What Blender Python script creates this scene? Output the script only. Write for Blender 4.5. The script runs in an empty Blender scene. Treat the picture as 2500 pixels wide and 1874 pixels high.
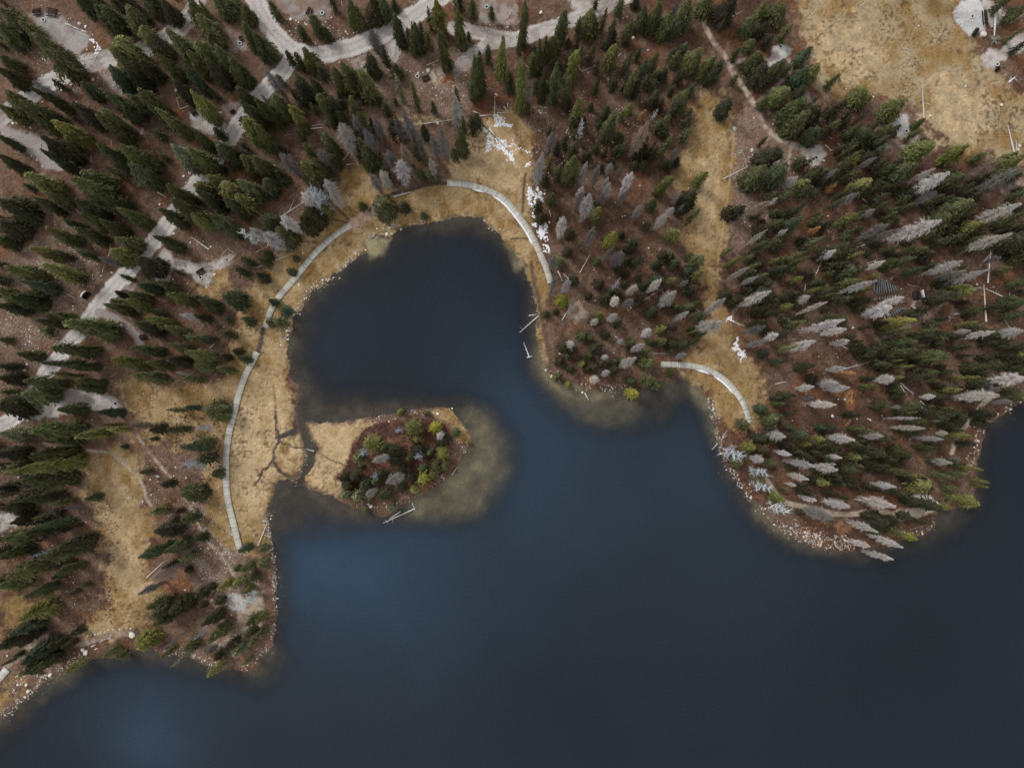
import bpy, math, random
import numpy as np
from mathutils import Vector, Matrix

SC = bpy.context.scene
COL = SC.collection
# ------------------------------------------------------------------ camera, world, sun, exposure
IMW, IMH = 2500.0, 1874.0                 # pixel frame of the photograph, used to survey positions
FOC = 1250.0 / math.tan(math.radians(35.0))
HCAM = 178.5                              # drone height in metres
NADX, NADY = 1230.0, 1005.0               # where straight down lies in the picture
cam_d = bpy.data.cameras.new("camera")
cam_d.sensor_width = 36.0
cam_d.lens = 18.0 / math.tan(math.radians(35.0))
cam_d.clip_start = 1.0
cam_d.clip_end = 6000.0
cam = bpy.data.objects.new("camera", cam_d)
COL.objects.link(cam)
_dc = Vector((NADX - 1250.0, -(NADY - 937.0), -FOC)).normalized()
RCAM = _dc.rotation_difference(Vector((0, 0, -1))).to_matrix()
cam.matrix_world = Matrix.Translation((0, 0, HCAM)) @ RCAM.to_4x4()
SC.camera = cam

SUN_EL, SUN_AZ = math.radians(52), math.radians(-50)      # azimuth clockwise from +Y: from the upper left
world = bpy.data.worlds.new("World")
SC.world = world
world.use_nodes = True
nt = world.node_tree
for n in list(nt.nodes): nt.nodes.remove(n)
wo = nt.nodes.new("ShaderNodeOutputWorld")
bg = nt.nodes.new("ShaderNodeBackground")
sky = nt.nodes.new("ShaderNodeTexSky")
sky.sky_type = 'NISHITA'; sky.sun_disc = False
sky.sun_elevation = SUN_EL; sky.sun_rotation = SUN_AZ
sky.altitude = 3000; sky.air_density = 1.0; sky.dust_density = 1.0
tc = nt.nodes.new("ShaderNodeTexCoord")
cn = nt.nodes.new("ShaderNodeTexNoise"); cn.inputs["Scale"].default_value = 2.2; cn.inputs["Detail"].default_value = 4
cr = nt.nodes.new("ShaderNodeValToRGB")
cr.color_ramp.elements[0].position = 0.36; cr.color_ramp.elements[0].color = (0.35, 0.35, 0.35, 1)
cr.color_ramp.elements[1].position = 0.58; cr.color_ramp.elements[1].color = (0.97, 0.97, 0.97, 1)
mxw = nt.nodes.new("ShaderNodeMix"); mxw.data_type = 'RGBA'
mxw.inputs[7].default_value = (10.6, 10.2, 9.7, 1)
nt.links.new(tc.outputs["Generated"], cn.inputs["Vector"])
nt.links.new(cn.outputs["Fac"], cr.inputs["Fac"])
nt.links.new(cr.outputs["Color"], mxw.inputs[0])
nt.links.new(sky.outputs[0], mxw.inputs[6])
nt.links.new(mxw.outputs[2], bg.inputs["Color"])
bg.inputs["Strength"].default_value = 0.085
nt.links.new(bg.outputs[0], wo.inputs["Surface"])
sd = bpy.data.lights.new("sun", 'SUN'); sd.energy = 2.0; sd.angle = math.radians(18); sd.color = (1.0, 0.955, 0.9)
sun = bpy.data.objects.new("sun", sd); COL.objects.link(sun)
_sv = Vector((math.sin(SUN_AZ) * math.cos(SUN_EL), math.cos(SUN_AZ) * math.cos(SUN_EL), math.sin(SUN_EL)))
sun.rotation_euler = (-_sv).to_track_quat('-Z', 'Y').to_euler()
vs = SC.view_settings
SC.display_settings.display_device = 'sRGB'
vs.view_transform = 'Standard'; vs.look = 'None'; vs.exposure = 0.0; vs.gamma = 1.0; vs.use_curve_mapping = False
SC.cycles.max_bounces = 6
SC.cycles.transparent_max_bounces = 8

# ------------------------------------------------------------------ survey: picture pixel <-> ground
RN = np.array(RCAM)
def p2w(px, py, z=0.0):
    px = np.asarray(px, float); py = np.asarray(py, float)
    c = np.stack([px - 1250.0, -(py - 937.0), np.full_like(px, -FOC)], -1)
    d = c @ RN.T
    t = (z - HCAM) / d[..., 2]
    return d[..., 0] * t, d[..., 1] * t
def w2p(x, y, z=0.0):
    v = np.stack([x, y, np.zeros_like(x) + z - HCAM], -1) @ RN
    s = FOC / -v[..., 2]
    return 1250.0 + v[..., 0] * s, 937.0 - v[..., 1] * s
M = 0.1                                   # metres per picture pixel, about

def _h(ix, iy, seed):
    n = (ix.astype(np.int64) * 374761393 + iy.astype(np.int64) * 668265263 + seed * 1442695041) & 0xffffffff
    n = ((n ^ (n >> 13)) * 1274126177) & 0xffffffff
    n = (n ^ (n >> 16)) & 0xffffff
    return n / float(0xffffff)
def vn(x, y, scale, seed=0):
    x = np.asarray(x, float) / scale; y = np.asarray(y, float) / scale
    ix = np.floor(x); iy = np.floor(y); fx = x - ix; fy = y - iy
    fx = fx * fx * (3 - 2 * fx); fy = fy * fy * (3 - 2 * fy)
    ix = ix.astype(np.int64); iy = iy.astype(np.int64)
    a = _h(ix, iy, seed); b = _h(ix + 1, iy, seed); c = _h(ix, iy + 1, seed); d = _h(ix + 1, iy + 1, seed)
    return (a * (1 - fx) + b * fx) * (1 - fy) + (c * (1 - fx) + d * fx) * fy
def fbm(x, y, scale, seed=0, oct=3):
    s = 0; a = 1; t = 0
    for k in range(oct):
        s = s + a * vn(x, y, scale / 2 ** k, seed + 17 * k); t += a; a *= 0.55
    return s / t
def sstep(a, b, x):
    t = np.clip((x - a) / (b - a), 0, 1); return t * t * (3 - 2 * t)

def sdf_poly(x, y, pts, reach=1e9):
    """signed distance, positive inside; -reach outside the reach of the polygon"""
    pts = np.asarray(pts, float)
    out = np.full(x.shape, -reach)
    m = (x > pts[:, 0].min() - reach) & (x < pts[:, 0].max() + reach) & (y > pts[:, 1].min() - reach) & (y < pts[:, 1].max() + reach)
    X = x[m]; Y = y[m]
    d = np.full(X.shape, 1e18); ins = np.zeros(X.shape, bool)
    n = len(pts)
    for i in range(n):
        ax, ay = pts[i]; bx, by = pts[(i + 1) % n]
        ex, ey = bx - ax, by - ay
        t = np.clip(((X - ax) * ex + (Y - ay) * ey) / max(ex * ex + ey * ey, 1e-9), 0, 1)
        d = np.minimum(d, (X - ax - t * ex) ** 2 + (Y - ay - t * ey) ** 2)
        if ay != by:
            c = (ay > Y) != (by > Y)
            ins ^= c & (X < (bx - ax) * (Y - ay) / (by - ay) + ax)
    d = np.sqrt(d)
    out[m] = np.where(ins, d, -d)
    return out
def sdf_line(x, y, pts, reach=60):
    pts = np.asarray(pts, float)
    out = np.full(x.shape, float(reach) * 3)
    for i in range(len(pts) - 1):
        ax, ay = pts[i]; bx, by = pts[i + 1]
        m = (x > min(ax, bx) - reach) & (x < max(ax, bx) + reach) & (y > min(ay, by) - reach) & (y < max(ay, by) + reach)
        X = x[m]; Y = y[m]; ex, ey = bx - ax, by - ay
        t = np.clip(((X - ax) * ex + (Y - ay) * ey) / max(ex * ex + ey * ey, 1e-9), 0, 1)
        out[m] = np.minimum(out[m], np.hypot(X - ax - t * ex, Y - ay - t * ey))
    return out
def smooth_line(pts, n=6):
    P = [np.array(p, float) for p in pts]
    P = [2 * P[0] - P[1]] + P + [2 * P[-1] - P[-2]]
    out = []
    for i in range(1, len(P) - 2):
        for k in range(n):
            t = k / n
            out.append(tuple(0.5 * ((2 * P[i]) + (-P[i - 1] + P[i + 1]) * t + (2 * P[i - 1] - 5 * P[i] + 4 * P[i + 1] - P[i + 2]) * t * t
                       + (-P[i - 1] + 3 * P[i] - 3 * P[i + 1] + P[i + 2]) * t ** 3)))
    out.append(tuple(P[-2]))
    return out
# ------------------------------------------------------------------ outlines surveyed from the photograph
LAKE = [(-3000,3000),(-400,1960),(0,1755),(17,1738),(37,1724),(65,1704),(82,1685),(111,1668),(125,1651),(159,1639),(193,1625),(215,1612),(244,1604),(295,1605),(320,1591),
(349,1583),(371,1580),(397,1600),(425,1600),(465,1602),(493,1619),(527,1631),(567,1636),(600,1640),(625,1628),(642,1608),(665,1574),(670,1540),(679,1489),
(673,1455),(679,1421),(676,1405),(673,1365),(667,1331),(656,1308),(653,1272),(650,1246),(656,1223),(670,1204),(670,1181),(679,1172),(710,1167),(718,1178),
(733,1164),(742,1130),(748,1105),(735,1062),(730,1042),(724,1025),(719,1000),(724,982),(735,960),(727,940),(719,938),(704,912),(707,889),(699,861),(704,844),
(696,824),(716,799),(713,776),(738,753),(753,725),(758,705),(784,702),(812,668),(840,657),(852,640),(889,620),(897,609),(886,589),(920,575),(951,578),
(979,555),(1022,549),(1079,538),(1135,525),(1175,531),(1200,558),(1220,569),(1234,595),(1250,609),(1267,629),(1281,654),(1292,685),(1304,719),(1312,748),
(1311,770),(1307,790),(1309,816),(1315,841),(1324,872),(1329,898),(1346,923),(1372,935),(1417,940),(1431,948),(1465,954),(1494,951),(1519,946),(1548,946),
(1580,940),(1633,935),(1652,923),(1675,923),(1692,938),(1715,957),(1729,971),(1735,997),(1746,1025),(1743,1053),(1752,1076),(1760,1107),(1769,1138),
(1789,1164),(1806,1184),(1820,1201),(1840,1221),(1859,1240),(1874,1262),(1892,1283),(1917,1297),(1946,1317),(1988,1337),(2045,1345),(2088,1342),(2158,1337),
(2215,1317),(2258,1306),(2286,1277),(2292,1245),(2328,1240),(2374,1223),(2385,1181),(2382,1138),(2396,1101),(2399,1076),(2411,1042),(2430,1022),(2464,1002),
(2487,982),(2505,972),(2800,860),(4000,500),(9000,-500),(9000,9000),(-3000,9000)]
ISLAND = [(744,1161),(741,1184),(758,1195),(789,1204),(809,1209),(829,1218),(852,1232),(869,1240),(886,1249),(908,1249),(937,1260),(959,1252),(979,1240),(993,1229),
(1019,1212),(1050,1195),(1078,1178),(1107,1155),(1118,1138),(1124,1121),(1144,1099),(1152,1073),(1141,1048),(1132,1034),(1115,1016),(1101,999),(1067,994),
(1027,999),(979,1008),(942,1015),(908,1019),(874,1024),(838,1032),(801,1028),(778,1036),(767,1028),(744,1031),(752,1050),(761,1072),(777,1095),(771,1118),(765,1136),(755,1152)]
DEEP = [(-3000,3000),(-400,1990),(0,1822),(70,1772),(130,1700),(200,1658),(300,1628),(420,1634),(520,1660),(620,1690),(695,1660),(708,1600),(692,1545),(694,1480),(690,1380),(700,1310),
(800,1300),(900,1290),(1000,1292),(1100,1290),(1190,1270),(1240,1210),(1262,1130),(1248,1060),(1200,990),(1120,960),(1060,955),(960,952),(880,945),(810,945),
(770,900),(765,840),(790,750),(840,700),(930,645),(1000,600),(1100,585),(1180,600),(1235,650),(1270,720),(1285,800),(1275,870),(1290,940),(1330,990),(1400,1040),
(1470,1065),(1540,1068),(1610,1040),(1690,990),(1725,1030),(1728,1100),(1745,1170),(1800,1250),(1860,1310),(1940,1350),(2040,1380),(2140,1372),(2260,1345),
(2340,1310),(2390,1250),(2412,1180),(2412,1090),(2450,1040),(2520,1000),(2900,900),(4000,560),(9000,-400),(9000,9000),(-3000,9000)]

# colours (linear albedo)
SOIL = (.086,.048,.033); SOIL2 = (.152,.099,.073); RUST = (.165,.075,.036)
GOLD = (.36,.262,.145); GOLD2 = (.25,.160,.066); STRAW = (.47,.355,.215); DRYM = (.33,.262,.165)
GRAV = (.46,.435,.42); GRAV2 = (.31,.27,.255); PALE = (.52,.53,.53); PINK = (.21,.148,.118)
MUD = (.075,.056,.045); MAROON = (.065,.034,.028); SAND = (.43,.37,.29)
ROAD1 = smooth_line([(1600,-40),(1513,0),(1465,22),(1400,50),(1330,76),(1250,98),(1210,92),(1149,79),(1110,70)])
ROAD1B = smooth_line([(1330,78),(1250,104),(1190,112),(1150,135),(1118,165)])
ROAD2 = smooth_line([(1120,-30),(1067,2),(1020,35),(965,68),(908,99),(823,126),(767,137),(730,132),(690,105),(653,57),(625,5),(606,-40)])
ROAD3 = smooth_line([(738,128),(712,150),(690,180),(642,228),(609,268),(556,348),(520,402),(487,442),(440,502),(411,549),(374,596),(326,654),(283,697),(241,748),(213,787),
(181,827),(142,877),(119,906),(85,960),(60,1000),(0,1042),(-60,1075)])
ROAD4 = smooth_line([(500,-40),(465,45),(400,100),(330,132),(260,147),(205,162),(142,193),(65,243),(0,293),(-80,350)])
LAYERS = [
 # kind, points, soft/half width, colour a, colour b, noise scale, class
 ('poly', [(470,1190),(560,1230),(600,1340),(640,1440),(600,1560),(500,1570),(470,1450),(440,1330),(430,1240)], 16, PINK, SOIL2, 25, 'g'),
 ('poly', [(1860,260),(1960,380),(1900,470),(1800,640),(1770,560),(1790,300),(1840,240)], 16, PINK, SOIL2, 25, 'g'),
 ('poly', [(0,640),(120,560),(240,640),(200,760),(120,840),(0,900)], 16, PINK, SOIL2, 25, 'g'),
 ('poly', [(800,120),(1140,120),(1140,300),(1000,320),(900,280),(840,200)], 16, PINK, SOIL2, 30, 'g'),
 # meadows
 ('poly', [(590,1345),(530,1330),(505,1270),(485,1180),(515,1100),(535,1000),(550,930),(560,850),(575,780),(610,700),(660,630),(700,585),(760,540),(810,500),(835,430),(870,405),(905,415),(920,450),(965,468),(1060,455),(1095,435),
   (1105,380),(1150,320),(1190,275),(1250,262),(1300,320),(1300,420),(1300,560),(1345,690),(1325,760),(1340,900),(1300,940),(1200,760),(1000,640),(700,900),(720,1180),(690,1200),(670,1250),(664,1330),(640,1360)], 7, GOLD, GOLD2, 26, 'm'),
 ('poly', [(1105,440),(1110,395),(1150,335),(1190,290),(1235,300),(1262,350),(1270,420),(1265,480),(1210,455),(1160,445)], 8, STRAW, GOLD, 30, 'm'),
 ('poly', [(600,960),(640,900),(690,930),(715,1000),(700,1060),(680,1140),(640,1250),(600,1300),(575,1220),(560,1110),(570,1030)], 12, STRAW, GOLD, 34, 'm'),
 ('poly', [(740,1165),(745,1060),(760,1030),(880,1028),(920,1040),(880,1080),(850,1130),(830,1170),(830,1215),(760,1195)], 7, STRAW, GOLD, 30, 'm'),
 ('poly', [(690,1080),(745,1050),(750,1110),(730,1150),(690,1150),(672,1120)], 6, STRAW, GOLD2, 20, 'm'),
 ('poly', [(280,930),(400,940),(540,930),(555,960),(545,1040),(520,1090),(430,1100),(400,1080),(330,1070),(300,1000)], 14, GOLD2, GOLD, 24, 'm'),
 ('poly', [(215,1120),(300,1085),(345,1120),(350,1180),(345,1240),(390,1290),(360,1330),(365,1400),(400,1440),(370,1480),(350,1530),(270,1560),(205,1545),(200,1520),(270,1480),(250,1420),(270,1370),(235,1330),(240,1250),(200,1200)], 14, GOLD2, GOLD, 24, 'm'),
 ('poly', [(245,1180),(290,1160),(320,1220),(300,1260),(330,1330),(350,1400),(370,1440),(320,1470),(265,1400),(270,1330),(255,1260)], 12, STRAW, GOLD, 20, 'm'),
 ('poly', [(0,1450),(60,1430),(140,1440),(60,1530),(0,1560)], 12, GOLD2, SOIL, 20, 'm'),
 ('poly', [(0,1670),(60,1640),(110,1610),(60,1690),(20,1730),(0,1740)], 8, GOLD2, SOIL2, 16, 'm'),
 ('poly', [(1690,300),(1720,200),(1770,240),(1790,300),(1790,380),(1782,470),(1778,560),(1752,640),(1757,720),(1780,780),(1800,860),(1850,900),(1868,1000),(1845,1050),(1800,1062),(1760,1020),(1730,960),(1690,925),(1650,905),(1690,860),(1725,780),(1722,700),(1705,640),(1680,600),(1665,540),(1665,480),(1650,430),(1675,370)], 14, GOLD, GOLD2, 28, 'm'),
 ('poly', [(1705,390),(1740,380),(1765,420),(1750,480),(1745,560),(1715,590),(1695,560),(1690,500),(1695,440)], 12, STRAW, GOLD, 20, 'm'),
 ('poly', [(1935,-100),(2360,-100),(2330,50),(2380,130),(2500,230),(2620,330),(2620,450),(2480,405),(2440,390),(2330,375),(2290,330),(2225,260),(2150,235),(2090,250),(2020,240),(1985,200),(1978,130),(1950,60)], 14, DRYM, GOLD2, 34, 'm'),
 ('poly', [(2290,180),(2340,170),(2400,260),(2420,310),(2380,360),(2320,360),(2260,300),(2270,220)], 26, STRAW, DRYM, 24, 'm'),
 ('poly', [(2000,40),(2120,60),(2160,140),(2130,200),(2040,180),(1990,110)], 30, STRAW, DRYM, 24, 'm'),
 ('poly', [(500,655),(520,640),(560,650),(560,700),(530,730),(490,710),(470,700),(480,690)], 8, GOLD, GOLD2, 14, 'm'),
 # island
 ('poly', [(846,1130),(862,1075),(885,1050),(940,1028),(1040,1018),(1090,1035),(1105,1070),(1098,1110),(1100,1140),(1055,1175),(990,1195),(940,1225),(855,1222),(832,1180),(820,1160)], 6, MAROON, (.12,.062,.042), 16, 'g'),
 ('poly', [(900,1100),(940,1065),(1000,1060),(1070,1085),(1060,1110),(1000,1110),(950,1160),(880,1150)], 8, (.20,.10,.06), (.13,.075,.05), 14, 'g'),
 ('poly', [(1040,990),(1110,1005),(1150,1060),(1150,1080),(1120,1080),(1100,1030),(1050,1012)], 6, GOLD2, GOLD, 14, 'm'),
 # rust and maroon spots
 ('poly', [(2063,960),(2085,950),(2080,1000),(2068,1005)], 5, (.33,.17,.07), RUST, 8, 'g'),
 ('poly', [(2060,1020),(2075,1015),(2070,1040),(2058,1040)], 4, (.33,.17,.07), RUST, 8, 'g'),
 ('poly', [(1065,170),(1105,175),(1110,205),(1085,205),(1060,190)], 10, (.25,.11,.06), RUST, 10, 'g'),
 ('poly', [(400,1420),(450,1395),(470,1420),(440,1460),(410,1450)], 12, (.23,.12,.08), RUST, 10, 'g'),
 ('poly', [(2035,1280),(2070,1260),(2080,1290),(2050,1310)], 10, (.27,.15,.10), RUST, 10, 'g'),
 ('poly', [(1055,165),(1085,165),(1090,190),(1070,215),(1045,200)], 8, (.45,.38,.30), (.3,.22,.17), 8, 'g'),
 ('poly', [(970,285),(1060,280),(1090,300),(1010,310),(980,350),(965,340)], 6, (.40,.31,.18), SOIL2, 9, 'g'),
 # gravel clearings
 ('poly', [(70,34),(119,26),(159,48),(215,85),(218,108),(198,142),(159,125),(127,99),(96,74)], 6, (.25,.215,.205), (.33,.31,.295), 26, 'c'),
 ('poly', [(241,165),(275,152),(290,195),(314,241),(298,243),(255,200)], 5, GRAV2, PINK, 12, 'c'),
 ('poly', [(0,305),(57,322),(122,340),(147,370),(181,402),(153,418),(113,411),(57,360),(0,336)], 6, GRAV2, (.30,.275,.27), 16, 'c'),
 ('poly', [(462,270),(494,253),(552,306),(550,328),(510,333),(474,312)], 6, GRAV2, GRAV, 12, 'c'),
 ('poly', [(545,262),(565,250),(600,252),(605,275),(580,300),(555,290)], 5, GRAV2, PINK, 12, 'c'),
 ('poly', [(552,71),(603,93),(604,127),(561,124)], 8, PINK, GRAV2, 12, 'c'),
 ('poly', [(655,-20),(806,-20),(808,42),(784,51),(750,57),(710,47),(680,20)], 6, (.27,.24,.235), PINK, 18, 'c'),
 ('poly', [(852,150),(897,133),(931,136),(920,159),(897,170),(880,200),(866,172)], 5, GRAV2, PINK, 12, 'c'),
 ('poly', [(945,106),(970,94),(976,133),(959,162),(943,135)], 6, GRAV2, GRAV, 12, 'c'),
 ('poly', [(1110,160),(1160,122),(1185,112),(1152,172),(1115,192)], 8, GRAV2, PINK, 12, 'c'),
 ('poly', [(1172,-10),(1265,-10),(1262,57),(1220,62),(1172,57)], 8, PINK, GRAV2, 14, 'c'),
 ('poly', [(1392,-10),(1465,-10),(1425,31),(1397,27)], 6, GRAV2, GRAV, 12, 'c'),
 ('poly', [(1870,159),(1884,113),(1903,106),(1931,125),(1925,142),(1878,170)], 6, GRAV2, PALE, 12, 'c'),
 ('poly', [(1954,366),(1997,355),(2016,377),(2002,402),(1977,410),(1957,385)], 5, GRAV2, GRAV, 12, 'c'),
 ('poly', [(2327,28),(2343,6),(2371,-4),(2399,9),(2405,43),(2399,80),(2365,90),(2340,70),(2325,54)], 4, PALE, (.40,.40,.41), 20, 'c'),
 ('poly', [(2395,-5),(2439,15),(2459,40),(2442,56),(2415,66),(2404,30)], 5, GRAV, (.33,.30,.27), 10, 'c'),
 ('poly', [(2392,140),(2413,120),(2442,122),(2479,83),(2515,80),(2515,110),(2470,138),(2439,155),(2422,172),(2399,168)], 6, GRAV2, GRAV, 12, 'c'),
 ('poly', [(2173,306),(2190,281),(2209,284),(2223,309),(2209,336),(2187,336)], 5, (.38,.375,.38), GRAV, 10, 'c'),
 ('poly', [(2140,356),(2187,338),(2243,327),(2240,349),(2204,365)], 6, GRAV2, PINK, 10, 'c'),
 ('poly', [(2430,442),(2510,440),(2510,475),(2450,475)], 8, GRAV2, PINK, 12, 'c'),
 ('poly', [(388,623),(402,601),(425,629),(453,637),(490,644),(524,638),(544,630),(567,618),(577,626),(562,648),(524,658),(519,687),(504,699),(487,690),(465,665),(425,656),(414,685),(378,685),(376,640)], 5, GRAV, GRAV2, 16, 'c'),
 ('poly', [(304,694),(336,695),(322,722),(306,727)], 5, GRAV2, PINK, 10, 'c'),
 ('poly', [(68,975),(130,955),(181,952),(255,961),(283,969),(300,997),(255,1004),(213,999),(142,1016),(71,1028)], 5, GRAV, GRAV2, 16, 'c'),
 ('poly', [(0,1250),(37,1250),(45,1274),(0,1299)], 6, GRAV2, GRAV, 10, 'c'),
 ('poly', [(604,1450),(645,1440),(645,1520),(602,1566),(553,1577),(508,1577),(503,1563),(567,1555),(583,1532),(579,1497),(590,1465)], 5, (.40,.33,.26), PINK, 12, 'c'),
 ('poly', [(553,1455),(585,1448),(602,1465),(595,1489),(565,1488)], 5, (.44,.44,.44), GRAV, 8, 'c'),
 ('poly', [(1387,728),(1400,728),(1436,768),(1409,787),(1384,768)], 7, SAND, PINK, 10, 'c'),
 ('poly', [(2155,1252),(2215,1240),(2272,1228),(2285,1250),(2230,1262),(2200,1272),(2170,1262)], 5, SAND, (.3,.26,.2), 12, 'c'),
 ('poly', [(2212,712),(2228,708),(2230,722),(2216,724)], 3, GRAV2, PINK, 6, 'c'),
 ('poly', [(2185,705),(2290,690),(2330,760),(2270,800),(2200,790)], 20, SOIL2, SOIL, 14, 'g'),
 # roads
 ('line', ROAD1, 18, GRAV, GRAV2, 26, 'r'), ('line', ROAD1B, 12, GRAV2, GRAV, 26, 'r'), ('line', ROAD2, 22, GRAV, (.47,.45,.44), 26, 'r'),
 ('line', ROAD3, 20, GRAV, (.52,.50,.49), 30, 'r'), ('line', ROAD4, 22, GRAV, GRAV2, 30, 'r'),
 ('line', smooth_line([(243,762),(262,770),(283,778),(312,798),(335,821),(343,840)]), 10, (.29,.255,.245), GRAV2, 12, 'r'),
 # paths
 ('line', smooth_line([(1718,40),(1722,70),(1738,99),(1774,147),(1786,176),(1806,204),(1840,255),(1859,298),(1875,320),(1898,340),(1930,356)]), 6, SAND, PINK, 10, 'p'),
 ('line', [(1845,258),(1860,240),(1878,230),(1892,213),(1915,190),(1932,172),(1925,150)], 5, GRAV2, PINK, 10, 'p'),
 ('line', [(1790,160),(1812,146),(1840,140),(1880,150)], 4, GRAV2, PINK, 10, 'p'),
 ('line', [(1930,356),(1960,362)], 9, SAND, PINK, 10, 'p'),
 ('line', [(1965,212),(1972,245),(2000,285),(2025,297)], 5, GRAV2, PINK, 10, 'p'),
 ('line', smooth_line([(1930,356),(1924,395),(1917,425),(1930,445)]), 5, SAND, PINK, 10, 'p'),
 ('line', smooth_line([(111,1082),(150,1095),(198,1099),(255,1102),(283,1113),(312,1138),(349,1181),(360,1218),(372,1235)]), 3.2, SAND, (.3,.24,.18), 10, 'p'),
 ('line', smooth_line([(295,930),(306,982),(317,1025),(349,1079),(391,1133),(425,1175),(448,1209),(468,1240),(505,1314),(539,1351),(575,1408),(585,1440)]), 3.2, SAND, PINK, 10, 'p'),
 ('line', smooth_line([(318,1545),(269,1549),(232,1560),(204,1571),(176,1568),(147,1560),(113,1554),(79,1574),(57,1597),(17,1628)]), 6.5, (.31,.26,.225), PINK, 10, 'p'),
 ('line', smooth_line([(2470,925),(2450,942),(2428,956),(2397,988),(2374,1014),(2351,1045),(2340,1060),(2328,1082),(2322,1104)]), 6, SAND, (.28,.24,.19), 10, 'p'),
 ('line', smooth_line([(1870,1170),(1892,1204),(1917,1226),(1974,1238),(2017,1249),(2059,1255),(2102,1249),(2130,1246),(2181,1252),(2215,1246),(2272,1232)]), 6, SAND, (.28,.22,.17), 10, 'p'),
 ('line', [(2232,731),(2227,748),(2243,767)], 4.5, (.33,.31,.32), GRAV2, 6, 'p'),
 ('line', smooth_line([(2300,735),(2272,765),(2230,790),(2170,815),(2140,826)]), 7, (.22,.165,.125), PINK, 10, 'p'),
 ('line', smooth_line([(1782,300),(1789,340),(1785,400),(1775,480),(1764,560),(1752,640)]), 2.0, (.40,.27,.13), GOLD, 10, 'p'),
 ('line', smooth_line([(857,551),(880,536),(905,517)]), 12, (.42,.31,.24), (.36,.25,.19), 8, 'p'),
 ('line', smooth_line([(632,864),(638,835),(645,803)]), 6, (.115,.08,.065), MUD, 6, 'p'),
 ('line', smooth_line([(1093,448),(1050,452),(1000,466),(960,474),(915,500),(903,515)]), 4, MUD, SOIL, 8, 'p'),
 ('line', smooth_line([(1297,640),(1304,690),(1315,725),(1318,753),(1327,796),(1335,838),(1344,881),(1350,905)]), 4.2, (.125,.085,.058), (.09,.065,.05), 8, 'p'),
 ('line', smooth_line([(1283,425),(1278,470),(1277,518)]), 2.5, MUD, SOIL, 8, 'g'),
 ('line', [(1250,583),(1287,583)], 2, MUD, SOIL, 8, 'g'),
 ('line', smooth_line([(790,480),(780,510),(795,530),(850,545)]), 2, MUD, SOIL, 8, 'g'),
 ('line', smooth_line([(810,500),(835,520),(853,540)]), 2.5, MUD, SOIL, 8, 'g'),
 # wet channels in the marsh
 ('line', smooth_line([(675,1008),(676,1050),(682,1076),(670,1099),(667,1124),(642,1150),(625,1184)]), 3.4, MUD, (.05,.045,.042), 8, 'w'),
 ('line', smooth_line([(724,1030),(719,1050),(700,1060),(680,1068)]), 7, MUD, (.05,.045,.042), 8, 'w'),
 ('line', smooth_line([(684,1078),(700,1084),(721,1093),(747,1096)]), 2.2, MUD, (.05,.045,.042), 8, 'w'),
 ('line', smooth_line([(672,1130),(682,1145),(700,1160),(712,1166)]), 5, MUD, (.05,.045,.042), 8, 'w'),
 ('line', smooth_line([(676,1060),(655,1050),(645,1062)]), 1.6, MUD, GOLD2, 8, 'g'),
 ('line', smooth_line([(690,1080),(695,1110),(712,1125)]), 1.4, MUD, GOLD2, 8, 'g'),
 ('line', smooth_line([(700,1086),(712,1070),(722,1085)]), 1.4, MUD, GOLD2, 8, 'g'),
 ('line', smooth_line([(674,1010),(672,970),(668,940)]), 1.6, MUD, GOLD2, 8, 'g'),
 ('line', smooth_line([(760,1100),(778,1104),(806,1121),(846,1136)]), 1.6, MUD, SOIL, 8, 'g'),
 ('line', smooth_line([(525,1090),(540,1105),(552,1110),(575,1112),(600,1100)]), 1.6, MUD, GOLD2, 8, 'g'),
]
CLS = {'g': 0, 'm': 1, 'c': 2, 'r': 3, 'p': 4, 'w': 5, 'b': 6}

def axis(lo, hi, step, far):
    inner = np.arange(lo, hi + step * .5, step)
    o = []; d = step * 2; v = inner[0]
    while v > -far: v -= d; d *= 1.28; o.append(v)
    o2 = []; d = step * 2; v = inner[-1]
    while v < far: v += d; d *= 1.28; o2.append(v)
    return np.concatenate([o[::-1], inner, o2])

cx, cy = p2w(np.array([0, 2500, 0, 2500.]), np.array([0, 0, 1874, 1874.]))
XLO, XHI, YLO, YHI = cx.min() - 3, cx.max() + 3, cy.min() - 3, cy.max() + 3

def lake_sd(px, py):
    wx = (fbm(px, py, 18, 3) - .5) * 11 + (vn(px, py, 5, 13) - .5) * 5; wy = (fbm(px, py, 18, 4) - .5) * 11 + (vn(px, py, 5, 14) - .5) * 5
    a = sdf_poly(px + wx, py + wy, LAKE, 400)
    b = sdf_poly(px + wx, py + wy, ISLAND, 400)
    return np.minimum(a, -b)          # >0 : water
def deep_sd(px, py):
    wx = (fbm(px, py, 60, 5, 5) - .5) * 52; wy = (fbm(px, py, 60, 6, 5) - .5) * 52
    return sdf_poly(px + wx, py + wy, DEEP, 500)

def height(px, py, ls=None, ds=None):
    ls = lake_sd(px, py) if ls is None else ls
    ds = deep_sd(px, py) if ds is None else ds
    land = 0.04 + 0.34 * sstep(0, 30, -ls) + (fbm(px, py, 60, 9) - .5) * .16 * sstep(5, 60, -ls) + (fbm(px, py, 9, 12, 2) - .5) * .12 * sstep(0, 25, -ls)
    bed = -0.03 - 0.35 * sstep(0, 40, ls) - 0.5 * sstep(-40, 30, ds) - 5 * sstep(0, 250, ds)
    return np.where(ls > 0, bed, land)

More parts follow.
